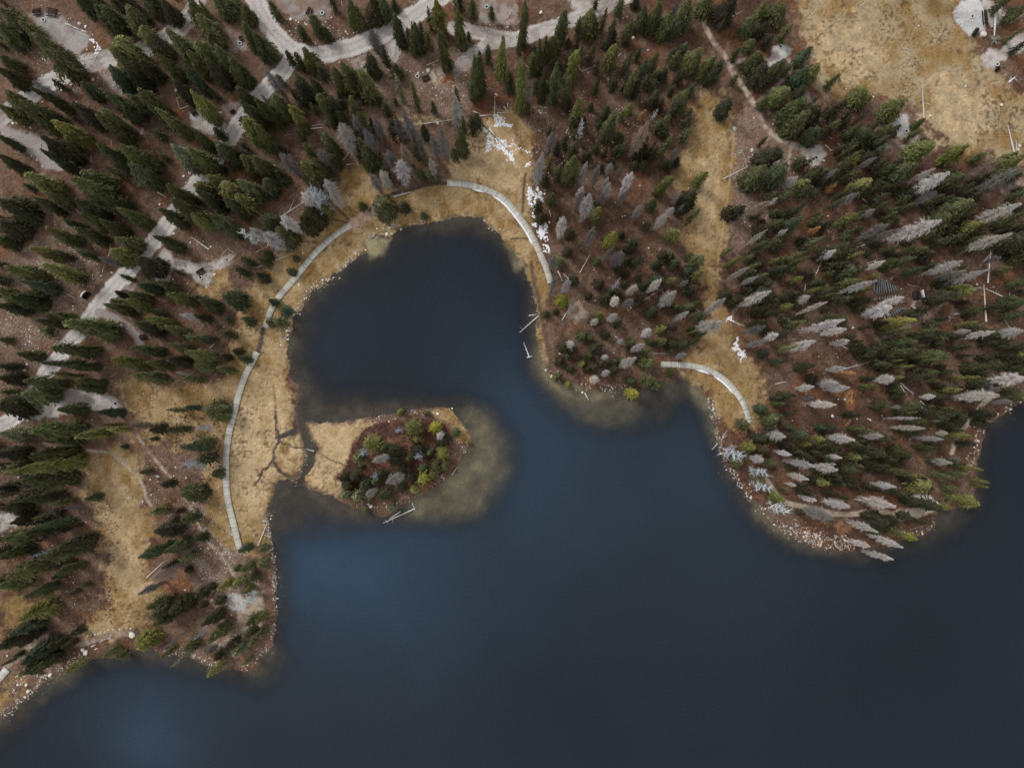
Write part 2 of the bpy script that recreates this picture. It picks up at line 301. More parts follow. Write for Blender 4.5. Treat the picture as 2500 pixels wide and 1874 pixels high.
def setting():
    xs = axis(XLO, XHI, .3, 1800); ys = axis(YLO, YHI, .3, 1800)
    X, Y = np.meshgrid(xs, ys)
    px, py = w2p(X, Y)
    ls = lake_sd(px, py); ds = deep_sd(px, py)
    far = (px < -900) | (px > 3400) | (py < -900)
    Z = height(px, py, ls, ds)
    n1 = fbm(px, py, 90, 21); n2 = fbm(px, py, 14, 22); n3 = vn(px, py, 4, 23)
    col = np.empty(X.shape + (3,))
    m = sstep(.38, .66, n1 * .6 + n2 * .4 + .12 * sstep(1500, 600, px) - .04 * sstep(1700, 1950, px))[..., None]
    col[:] = np.array(SOIL) * (1 - m) + np.array(SOIL2) * m
    r = (sstep(.55, .72, fbm(px, py, 40, 31)) * .55)[..., None]
    col = col * (1 - r) + np.array(RUST) * r
    cls = np.zeros(X.shape, np.int8)
    wx = (fbm(px, py, 22, 41) - .5); wy = (fbm(px, py, 22, 42) - .5)
    fx = (vn(px, py, 5, 43) - .5); fy = (vn(px, py, 5, 44) - .5)
    for li, (kind, pts, wd, ca, cb, ns, cl) in enumerate(LAYERS):
        if kind == 'poly':
            soft = wd * (1.6 if cl == 'm' and wd > 6 else 1)
            s = sdf_poly(px + wx * soft * 2.2 + fx * soft * .9, py + wy * soft * 2.2 + fy * soft * .9, pts, 40)
            w = sstep(-soft * .5, soft * .5, s + (n2 - .5) * soft * .8)
        else:
            a = 4.0 if wd > 9 else (5.5 if cl == 'w' else min(2.5, wd * .5))
            d = sdf_line(px + wx * a * 2 + fx * a, py + wy * a * 2 + fy * a, pts, 45)
            w = sstep(wd + 2.2, wd - 2.2, d)
        mm = sstep(.3, .7, fbm(px, py, ns, 60 + li, 3))
        c = np.array(ca)[None, None] * (1 - mm[..., None]) + np.array(cb)[None, None] * mm[..., None]
        if cl == 'r' and wd > 14:      # wheel ruts
            c = c * (1 - .17 * sstep(.25, 0, np.abs(d / wd - .38)) + .12 * sstep(.3, 0, np.abs(d / wd - .72)))[..., None]
        if cl == 'm':
            dk = sstep(.62, .80, fbm(px, py, 11, 90 + li, 3))[..., None] * .35
            c = c * (1 - dk) + np.array((.15, .10, .05)) * dk
        col = col * (1 - w[..., None]) + c * w[..., None]
        cls[w > .5] = CLS[cl]
    # dark wet bank and stony shore
    bank = sstep(-11, -2, ls + (n2 - .5) * 9)[..., None] * (.72 * sstep(.35, .6, fbm(px, py, 24, 77)))[..., None]
    col = col * (1 - bank) + np.array((.085, .062, .05)) * bank
    # meadow scrub (dark heather specks)
    sc = (sstep(.60, .80, vn(px, py, 5, 88) * .55 + fbm(px, py, 45, 89) * .45) * (cls == 1) * .75)[..., None]
    col = col * (1 - sc) + np.array((.075, .055, .032)) * sc
    # lake bed
    bars = np.zeros(X.shape)
    for pts, soft, amp in (([(1150,1000),(1190,1000),(1235,1060),(1250,1130),(1225,1210),(1160,1262),(1060,1275),(1000,1262),(1020,1225),(1110,1165),(1160,1100),(1160,1050)], 34, .85),
                     ([(1310,790),(1300,900),(1330,960),(1400,1015),(1470,1035),(1540,1030),(1560,980),(1480,960),(1380,945),(1330,900)], 34, .5), ([(1315,850),(1335,905),(1420,950),(1500,962),(1500,985),(1400,975),(1330,940)], 12, .8),
                     ([(885,585),(950,582),(935,620),(905,632)], 8, 1.6), ([(1225,590),(1262,592),(1275,650),(1262,660)], 7, 1.3),
                     ([(1690,935),(1740,990),(1750,1060),(1735,1100),(1715,1020),(1690,980)], 12, .8),
                     ([(1980,1340),(2180,1345),(2300,1300),(2380,1240),(2385,1290),(2250,1370),(2080,1380)], 22, .2),
                     ([(110,1670),(200,1632),(215,1650),(140,1700),(90,1720)], 14, .6), ([(1830,1210),(1960,1330),(2060,1352),(1960,1352),(1850,1270)], 14, .6),
                     ([(600,1640),(700,1580),(715,1640),(680,1710),(600,1700)], 30, .08)):
        bars = np.maximum(bars, amp * sstep(-soft, soft * .6, sdf_poly(px + wx * 18, py + wy * 18, pts, 60)))
    bc = np.empty_like(col); bc[:] = (.110, .088, .076)
    bc *= (.55 + .9 * fbm(px, py, 24, 71, 4))[..., None]
    sandc = np.array((.34, .285, .19)) * (.55 + .9 * fbm(px, py, 26, 72, 4))[..., None]
    bw = np.clip(bars, 0, 1)[..., None]
    bc = bc * (1 - bw) + sandc * bw * np.maximum(1, bars)[..., None]
    wet = (ls > 0)
    col[wet] = bc[wet]; cls[wet] = CLS['b']
    # grain: grit, needles, dry stalks
    g = _h(np.floor(px / 2.2).astype(np.int64), np.floor(py / 2.2).astype(np.int64), 5)
    g2 = _h(np.floor(px / 3.1 + 7).astype(np.int64), np.floor(py / 3.1).astype(np.int64), 8)
    amp = np.array([.30, .16, .10, .07, .12, .2, .12])[cls]
    col *= (1 + amp * ((g - .5) + (g2 - .5)) * 1.5)[..., None]
    col *= (1 + amp * (n3 - .5) * 1.6)[..., None]
    col = np.clip(col, .01, .8)
    ny, nx = X.shape
    V = np.stack([X, Y, Z], -1).reshape(-1, 3)
    C = np.concatenate([col.reshape(-1, 3), np.ones((nx * ny, 1))], 1)
    ii = (np.arange(ny - 1)[:, None] * nx + np.arange(nx - 1)[None]).ravel()
    quads = np.stack([ii, ii + 1, ii + 1 + nx, ii + nx], 1)
    qc = cls.reshape(-1)[ii]
    mat = ground_material()
    for name, k in (("forest_floor", 0), ("meadow", 1), ("gravel_clearings", 2), ("gravel_road", 3), ("footpaths", 4), ("marsh_channels", 5), ("lake_bed", 6)):
        q = quads[qc == k]
        u, inv = np.unique(q, return_inverse=True)
        o = mesh_obj(name, V[u], inv.reshape(-1, 4), mat, smooth=True)
        ca_ = o.data.color_attributes.new("tint", 'FLOAT_COLOR', 'POINT')
        ca_.data.foreach_set("color", C[u].astype(np.float32).ravel())
        o["kind"] = "structure"
    # water sheet
    xs = axis(XLO, XHI, .6, 1800); ys = axis(YLO, YHI, .6, 1800)
    X, Y = np.meshgrid(xs, ys); px, py = w2p(X, Y)
    ls = lake_sd(px, py); ds = deep_sd(px, py)
    dp = sstep(-58, 40, ds) 
    opa = np.clip(.06 + .20 * sstep(0, 60, ls) + .78 * dp, 0, 1)
    opa = np.clip(opa + .42 * (fbm(px, py, 20, 38, 4) - .5) * (1 - dp), .04, 1)
    # cloud reflections painted into the water colour: soft paler, bluer blobs
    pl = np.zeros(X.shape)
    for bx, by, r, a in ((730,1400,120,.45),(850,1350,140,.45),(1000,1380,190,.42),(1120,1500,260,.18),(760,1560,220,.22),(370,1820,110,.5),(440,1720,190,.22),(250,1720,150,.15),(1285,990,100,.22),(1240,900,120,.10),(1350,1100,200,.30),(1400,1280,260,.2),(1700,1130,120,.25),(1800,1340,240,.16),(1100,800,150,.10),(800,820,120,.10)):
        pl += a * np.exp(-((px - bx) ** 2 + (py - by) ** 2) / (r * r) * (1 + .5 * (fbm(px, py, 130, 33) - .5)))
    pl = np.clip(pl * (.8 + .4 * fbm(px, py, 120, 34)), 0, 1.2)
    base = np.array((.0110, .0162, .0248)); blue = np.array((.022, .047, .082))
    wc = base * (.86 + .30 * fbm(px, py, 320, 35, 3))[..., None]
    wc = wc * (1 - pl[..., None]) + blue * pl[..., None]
    keep = ls > -14
    nx = X.shape[1]; ny = X.shape[0]
    ii = (np.arange(ny - 1)[:, None] * nx + np.arange(nx - 1)[None]).ravel()
    ok = keep.ravel()
    sel = ii[ok[ii] & ok[ii + 1] & ok[ii + nx] & ok[ii + nx + 1]]
    q = np.stack([sel, sel + 1, sel + 1 + nx, sel + nx], 1)
    u, inv = np.unique(q, return_inverse=True)
    V = np.stack([X, Y, np.zeros_like(X)], -1).reshape(-1, 3)
    o = mesh_obj("lake_water", V[u], inv.reshape(-1, 4), water_material(), smooth=True)
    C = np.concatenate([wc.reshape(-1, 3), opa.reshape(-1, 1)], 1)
    ca_ = o.data.color_attributes.new("body_reflection", 'FLOAT_COLOR', 'POINT')
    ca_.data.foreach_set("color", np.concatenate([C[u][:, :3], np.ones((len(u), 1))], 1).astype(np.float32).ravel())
    at = o.data.attributes.new("murk", 'FLOAT', 'POINT')
    at.data.foreach_set("value", C[u][:, 3].astype(np.float32))
    o["kind"] = "structure"

# ------------------------------------------------------------------ mesh helpers
def mesh_obj(name, V, F, mat, smooth=False, parent=None):
    me = bpy.data.meshes.new(name)
    V = np.asarray(V, np.float32); F = np.asarray(F, np.int32)
    k = F.shape[1]
    me.vertices.add(len(V)); me.vertices.foreach_set("co", V.ravel())
    me.loops.add(F.size); me.loops.foreach_set("vertex_index", F.ravel())
    me.polygons.add(len(F))
    me.polygons.foreach_set("loop_start", np.arange(0, F.size, k, dtype=np.int32))
    me.polygons.foreach_set("loop_total", np.full(len(F), k, np.int32))
    if smooth: me.polygons.foreach_set("use_smooth", np.ones(len(F), bool))
    me.update(calc_edges=True)
    if mat: me.materials.append(mat)
    o = bpy.data.objects.new(name, me); COL.objects.link(o)
    if parent is not None: o.parent = parent
    return o

def new_mat(name):
    m = bpy.data.materials.new(name); m.use_nodes = True
    n = m.node_tree.nodes; l = m.node_tree.links
    b = n["Principled BSDF"]
    return m, n, l, b

def ground_material():
    m, n, l, b = new_mat("ground_cover")
    at = n.new("ShaderNodeAttribute"); at.attribute_name = "tint"
    geo = n.new("ShaderNodeNewGeometry")
    t1 = n.new("ShaderNodeTexNoise"); t1.inputs["Scale"].default_value = 2.6; t1.inputs["Detail"].default_value = 5; t1.inputs["Roughness"].default_value = .75
    l.new(geo.outputs["Position"], t1.inputs["Vector"])
    mr = n.new("ShaderNodeMapRange"); mr.inputs[1].default_value = .25; mr.inputs[2].default_value = .75; mr.inputs[3].default_value = .72; mr.inputs[4].default_value = 1.30
    l.new(t1.outputs["Fac"], mr.inputs[0])
    mx = n.new("ShaderNodeVectorMath"); mx.operation = 'SCALE'
    l.new(at.outputs["Color"], mx.inputs[0]); l.new(mr.outputs[0], mx.inputs["Scale"])
    l.new(mx.outputs[0], b.inputs["Base Color"])
    b.inputs["Roughness"].default_value = .95; b.inputs["Specular IOR Level"].default_value = .15
    bp = n.new("ShaderNodeBump"); bp.inputs["Strength"].default_value = .6; bp.inputs["Distance"].default_value = .08
    l.new(t1.outputs["Fac"], bp.inputs["Height"]); l.new(bp.outputs[0], b.inputs["Normal"])
    return m

def water_material():
    m, n, l, b = new_mat("lake_water")
    n.remove(b); out = n["Material Output"]
    at = n.new("ShaderNodeAttribute"); at.attribute_name = "body_reflection"
    mk = n.new("ShaderNodeAttribute"); mk.attribute_name = "murk"
    geo = n.new("ShaderNodeNewGeometry")
    nz = n.new("ShaderNodeTexNoise"); nz.inputs["Scale"].default_value = 1.3; nz.inputs["Detail"].default_value = 4
    l.new(geo.outputs["Position"], nz.inputs["Vector"])
    bp = n.new("ShaderNodeBump"); bp.inputs["Strength"].default_value = .8; bp.inputs["Distance"].default_value = .08
    l.new(nz.outputs["Fac"], bp.inputs["Height"])
    tr = n.new("ShaderNodeBsdfTransparent"); tr.inputs[0].default_value = (.80, .83, .80, 1)
    df = n.new("ShaderNodeBsdfDiffuse")
    gr = n.new("ShaderNodeTexNoise"); gr.inputs["Scale"].default_value = 1.6; gr.inputs["Detail"].default_value = 8; gr.inputs["Roughness"].default_value = .85
    l.new(geo.outputs["Position"], gr.inputs["Vector"])
    mr = n.new("ShaderNodeMapRange"); mr.inputs[1].default_value = .3; mr.inputs[2].default_value = .7; mr.inputs[3].default_value = .74; mr.inputs[4].default_value = 1.26
    l.new(gr.outputs["Fac"], mr.inputs[0])
    sv = n.new("ShaderNodeVectorMath"); sv.operation = 'SCALE'
    l.new(at.outputs["Color"], sv.inputs[0]); l.new(mr.outputs[0], sv.inputs["Scale"])
    l.new(sv.outputs[0], df.inputs["Color"])
    mx = n.new("ShaderNodeMixShader"); l.new(mk.outputs["Fac"], mx.inputs[0]); l.new(tr.outputs[0], mx.inputs[1]); l.new(df.outputs[0], mx.inputs[2])
    gl = n.new("ShaderNodeBsdfGlossy"); gl.inputs["Roughness"].default_value = .12; l.new(bp.outputs[0], gl.inputs["Normal"])
    fr = n.new("ShaderNodeFresnel"); fr.inputs["IOR"].default_value = 1.33
    m2 = n.new("ShaderNodeMixShader"); l.new(fr.outputs[0], m2.inputs[0]); l.new(mx.outputs[0], m2.inputs[1]); l.new(gl.outputs[0], m2.inputs[2])
    l.new(m2.outputs[0], out.inputs["Surface"])
    return m

def simple_mat(name, col, var=.25, scale=6, rough=.85, objcol=False):
    m, n, l, b = new_mat(name)
    geo = n.new("ShaderNodeNewGeometry")
    t = n.new("ShaderNodeTexNoise"); t.inputs["Scale"].default_value = scale; t.inputs["Detail"].default_value = 4
    l.new(geo.outputs["Position"], t.inputs["Vector"])
    mr = n.new("ShaderNodeMapRange"); mr.inputs[1].default_value = .3; mr.inputs[2].default_value = .7; mr.inputs[3].default_value = 1 - var; mr.inputs[4].default_value = 1 + var
    l.new(t.outputs["Fac"], mr.inputs[0])
    mx = n.new("ShaderNodeVectorMath"); mx.operation = 'SCALE'
    if objcol:
        oi = n.new("ShaderNodeObjectInfo"); l.new(oi.outputs["Color"], mx.inputs[0])
    else:
        mx.inputs[0].default_value = col
    l.new(mr.outputs[0], mx.inputs["Scale"]); l.new(mx.outputs[0], b.inputs["Base Color"])
    b.inputs["Roughness"].default_value = rough; b.inputs["Specular IOR Level"].default_value = .2
    return m
def shade_mat(name, attr=False, trans=0.0):
    """tone of the object (or of a colour attribute) times a per-face 'leaf' variation"""
    m, n, l, b = new_mat(name)
    lf = n.new("ShaderNodeAttribute"); lf.attribute_name = "leaf"
    mx = n.new("ShaderNodeVectorMath"); mx.operation = 'MULTIPLY'
    if attr:
        c = n.new("ShaderNodeAttribute"); c.attribute_name = "tone"; l.new(c.outputs["Color"], mx.inputs[0])
    else:
        oi = n.new("ShaderNodeObjectInfo"); l.new(oi.outputs["Color"], mx.inputs[0])
    l.new(lf.outputs["Color"], mx.inputs[1]); l.new(mx.outputs[0], b.inputs["Base Color"])
    b.inputs["Roughness"].default_value = .8; b.inputs["Specular IOR Level"].default_value = .15
    return m
setting()
# ------------------------------------------------------------------ tree models (built once, copied with shared mesh data)
rng = np.random.default_rng(7)

def with_leaf(o, cols, per_face=4):
    ca = o.data.color_attributes.new("leaf", 'FLOAT_COLOR', 'CORNER')
    c = np.repeat(np.concatenate([cols, np.ones((len(cols), 1))], 1), per_face, 0)
    ca.data.foreach_set("color", c.astype(np.float32).ravel())

def spruce_mesh(seed, layers=24, shape='cone', per=9, tufts=6, low=False):
    """crown of height 1 (z .06..1) and radius 1 as tufted boughs: arrays V, F(quads), leaf colours"""
    r = np.random.default_rng(seed)
    V = []; F = []; C = []
    lop = r.uniform(0, 2 * math.pi); lopa = r.uniform(.05, .34); gap0 = r.uniform(.2, .8); gapa = r.uniform(0, 6.28)
    for i in range(layers):
        t = (i + r.uniform(-.3, .3)) / layers                       # 0 bottom 1 top
        t = min(max(t, 0), .985)
        z0 = .07 + .93 * t
        if shape == 'cone': rad = (1 - t) ** .56 * (.80 + .3 * min(1, t * 3))
        elif shape == 'column': rad = min(1, (1 - t) * 2.6 + .08) * (.72 + .34 * t + .14 * math.sin(t * 9 + seed))
        elif shape == 'round': rad = math.sqrt(max(0, 1 - (t * 1.02 - .28) ** 2 / .56)) if t > .1 else .75
        else: rad = (1 - t) ** .9
        rad = max(rad, .05) * (.78 + .42 * r.random())
        nb = max(3, int(per * (.45 + .75 * rad)))
        a0 = r.uniform(0, 6.28)
        for b in range(nb):
            az = a0 + b * 2 * math.pi / nb + r.uniform(-.3, .3)
            L = rad * r.uniform(.62, 1.18) * (1 + lopa * math.cos(az - lop))
            if abs(t - gap0) < .09 and math.cos(az - gapa) > -.2 and shape != 'round': L *= .55
            bright = r.uniform(.62, 1.38)
            ca, sa = math.cos(az), math.sin(az)
            nt_ = max(2, int(tufts * (.4 + .7 * L)))
            for k in range(nt_):
                s = (k + .7 + r.uniform(-.2, .3)) / nt_
                s = min(s, 1.06)
                rr = L * s
                zz = z0 + .045 * (1 - s) - (.05 + .05 * (1 - t)) * s * s + r.uniform(-.012, .012)
                side = r.uniform(-1, 1) * (.16 + .1 * (1 - s))
                cxx = ca * rr - sa * side * .8; cyy = sa * rr + ca * side * .8
                sz = r.uniform(.10, .20) * (1.25 - .45 * s)
                if low: sz *= 1.7
                th = az + r.uniform(-.8, .8)
                ux, uy = math.cos(th) * sz, math.sin(th) * sz
                wx_, wy_ = -math.sin(th) * sz * .55, math.cos(th) * sz * .55
                dz = r.uniform(.006, .03)
                n0 = len(V)
                V += [(cxx - ux * .6, cyy - uy * .6, zz + dz), (cxx + wx_, cyy + wy_, zz - dz * .8), (cxx + ux, cyy + uy, zz - dz * 1.2), (cxx - wx_, cyy - wy_, zz + dz * .3)]
                F.append((n0, n0 + 1, n0 + 2, n0 + 3))
                f = bright * r.uniform(.75, 1.25)
                C.append((f * r.uniform(.93, 1.1), f, f * r.uniform(.85, 1.1)))
    # leader
    for k in range(3):
        a = k * 2.1; n0 = len(V)
        V += [(math.cos(a) * .07, math.sin(a) * .07, .93), (math.cos(a + 1.6) * .07, math.sin(a + 1.6) * .07, .94), (0, 0, 1.0), (0, 0, .99)]
        F.append((n0, n0 + 1, n0 + 2, n0 + 3)); C.append((1.15, 1.15, 1))
    return np.array(V), np.array(F), np.array(C)

def cone_mesh(z0, z1, r0, r1, n=6, bend=0.0, seed=0, seg=5):
    r = np.random.default_rng(seed); V = []; F = []
    bx, by = r.uniform(-bend, bend, 2)
    for i in range(seg + 1):
        t = i / seg; z = z0 + (z1 - z0) * t; rad = r0 * (1 - t) + r1 * t
        ox = bx * math.sin(t * 2.6); oy = by * math.sin(t * 2.1)
        for k in range(n):
            a = 2 * math.pi * k / n
            V.append((ox + math.cos(a) * rad, oy + math.sin(a) * rad, z))
    for i in range(seg):
        for k in range(n):
            a = i * n + k; b = i * n + (k + 1) % n
            F.append((a, b, b + n, a + n))
    return np.array(V), np.array(F)

def dead_mesh(seed, dens=1.25, shape='cone'):
    """grey snag branches, height 1, radius 1: thin boughs with fine twigs"""
    r = np.random.default_rng(seed); V = []; F = []; C = []
    def stick(p, q, w0, w1, c):
        p = np.array(p); q = np.array(q); d = q - p; d = d / (np.linalg.norm(d) + 1e-9)
        u = np.cross(d, r.normal(size=3)); u /= np.linalg.norm(u) + 1e-9
        w = np.cross(d, u); 
        zs = np.array([1, 1, .25])                   # crown space is taller than wide
        for a in (u, w):
            n0 = len(V); V.extend([tuple(p - a * w0 * zs), tuple(p + a * w0 * zs), tuple(q + a * w1 * zs), tuple(q - a * w1 * zs)])
            F.append((n0, n0 + 1, n0 + 2, n0 + 3)); C.append((c, c, c * r.uniform(.96, 1.06)))
    layers = int(34 * dens)
    for i in range(layers):
        t = (i + r.random()) / layers
        z0 = .07 + .92 * t
        rad = (min(1, (1 - t) * 2.1 + .05) if shape == 'cone' else min(1, (1 - t) * 3.2 + .1)) * r.uniform(.55, 1.12)
        rad *= .5 + .5 * sstep(.05, .6, t)
        nb = int((4 + 6 * rad) * (.7 + .5 * sstep(.1, .6, t)))
        for b in range(nb):
            az = r.uniform(0, 6.283); L = rad * r.uniform(.55, 1.12)
            ca, sa = math.cos(az), math.sin(az)
            p0 = (0, 0, z0); p1 = (ca * L * .5, sa * L * .5, z0 + .012); p2 = (ca * L, sa * L, z0 + r.uniform(-.03, .03))
            c = r.uniform(.65, 1.3)
            stick(p0, p1, .022, .016, c * .9); stick(p1, p2, .016, .006, c)
            for k in range(int(5 * dens) + 2):
                s = r.uniform(.3, 1); bx = ca * L * s; by = sa * L * s; bz = z0 + .012 - .04 * s * s
                a2 = az + r.choice([-1, 1]) * r.uniform(.4, 1.2); l2 = r.uniform(.10, .26) * (1.2 - .5 * s)
                stick((bx, by, bz), (bx + math.cos(a2) * l2, by + math.sin(a2) * l2, bz - r.uniform(0, .03)), .010, .004, c * r.uniform(.8, 1.25))
    return np.array(V), np.array(F), np.array(C)

def bare_mesh(seed):
    """silver bare crown with long crooked limbs"""
    r = np.random.default_rng(seed); V = []; F = []; C = []
    def limb(p, d, L, w, dep):
        n = 4; q = np.array(p, float); d = np.array(d, float)
        for i in range(n):
            d2 = d + r.normal(size=3) * (.22, .22, .05); d2 /= np.linalg.norm(d2)
            e = q + d2 * L / n
            u = np.cross(d2, (0, 0, 1)); u /= np.linalg.norm(u) + 1e-9; v = np.cross(d2, u)
            w0 = w * (1 - i / n * .7); w1 = w * (1 - (i + 1) / n * .7)
            for a in (u, v):
                n0 = len(V); V.extend([tuple(q - a * w0), tuple(q + a * w0), tuple(e + a * w1), tuple(e - a * w1)]); F.append((n0, n0 + 1, n0 + 2, n0 + 3))
                c = r.uniform(.8, 1.2); C.append((c, c, c))
            if dep > 0:
                for k in range(2):
                    limb(e, d2 + r.normal(size=3) * (.8, .8, .25), L * r.uniform(.3, .5), w1 * .7, dep - 1)
            q = e; d = d2
    for i in range(17):
        az = i * 2.4 + r.uniform(-.3, .3); t = i / 17
        limb((0, 0, .15 + .75 * t), (math.cos(az), math.sin(az), .05), (1 - .55 * t) * r.uniform(.7, 1.05), .028, 2)
    return np.array(V), np.array(F), np.array(C)

M_LEAF = shade_mat("conifer_foliage"); M_DEAD = shade_mat("weathered_branches"); M_LEAFMASS = shade_mat("conifer_foliage_mass", attr=True)
M_BARK = simple_mat("bark", (.085, .065, .052), .35, 8)
M_SILVER = simple_mat("silver_wood", (.34, .32, .30), .3, 3)
M_GREYBARK = simple_mat("grey_bark", (.19, .165, .15), .3, 5)
LIB = {}
def lib(kind):
    """prototype meshes: list of (foliage mesh, trunk mesh)"""
    return LIB[kind]
def make_lib():
    def pack(arr, mat, name, bark, tr):
        V, F, C = arr
        o = mesh_obj(name, V, F, mat); with_leaf(o, C)
        TV, TF = cone_mesh(0, tr[2], tr[0], tr[1], 6, .03, len(V), 5)
        t = mesh_obj("trunk", TV, TF, bark)
        r = (o.data, t.data)
        bpy.data.objects.remove(o); bpy.data.objects.remove(t)
        return r
    LIB['cone'] = [pack(spruce_mesh(s, 34, 'cone', 14, 10), M_LEAF, "crown", M_BARK, (.085, .02, .95)) for s in (1, 2, 3, 4, 5, 6, 7, 8)]
    LIB['column'] = [pack(spruce_mesh(s, 36, 'column', 13, 9), M_LEAF, "crown", M_BARK, (.10, .03, .95)) for s in (11, 12, 13, 14, 15, 16, 17)]
    LIB['round'] = [pack(spruce_mesh(s, 24, 'round', 16, 11), M_LEAF, "crown", M_BARK, (.07, .03, .9)) for s in (21, 22, 23)]
    LIB['young'] = [pack(spruce_mesh(s, 15, 'cone', 12, 8), M_LEAF, "crown", M_BARK, (.06, .02, .9)) for s in (31, 32, 33)]
    LIB['dead'] = [pack(dead_mesh(s, 1.35, sh), M_DEAD, "branches", M_GREYBARK, (.075, .015, 1.0)) for s, sh in ((41, 'cone'), (42, 'col'), (43, 'cone'), (44, 'col'))]
    LIB['deadthin'] = [pack(dead_mesh(s, .85, sh), M_DEAD, "branches", M_SILVER, (.12, .03, 1.0)) for s, sh in ((51, 'cone'), (52, 'col'))]
    LIB['bare'] = [pack(bare_mesh(s), M_DEAD, "branches", M_SILVER, (.05, .012, 1.0)) for s in (61, 62, 63)]
    LIB['low'] = [spruce_mesh(s, 13, sh, 6, 3, low=True) for s, sh in ((71, 'cone'), (72, 'column'), (73, 'cone'), (74, 'round'))]
make_lib()

TONES = {  # linear foliage colours
 'k': (.042, .041, .024), 'd': (.060, .067, .033), 'm': (.095, .104, .045), 'o': (.152, .156, .054), 'y': (.20, .205, .042),
 'b': (.055, .074, .045), 'p': (.145, .165, .095), 'g': (.24, .225, .218), 'w': (.50, .475, .455), 's': (.62, .68, .76), 'r': (.32, .16, .075), 'n': (.30, .235, .19)}
TONEWORD = {'k': 'very dark green', 'd': 'dark green', 'm': 'mid green', 'o': 'olive green', 'y': 'yellow green', 'b': 'bluish green', 'p': 'pale green',
 'g': 'dark grey', 'w': 'pale grey', 's': 'silvery white', 'r': 'rusty orange', 'n': 'brownish grey'}

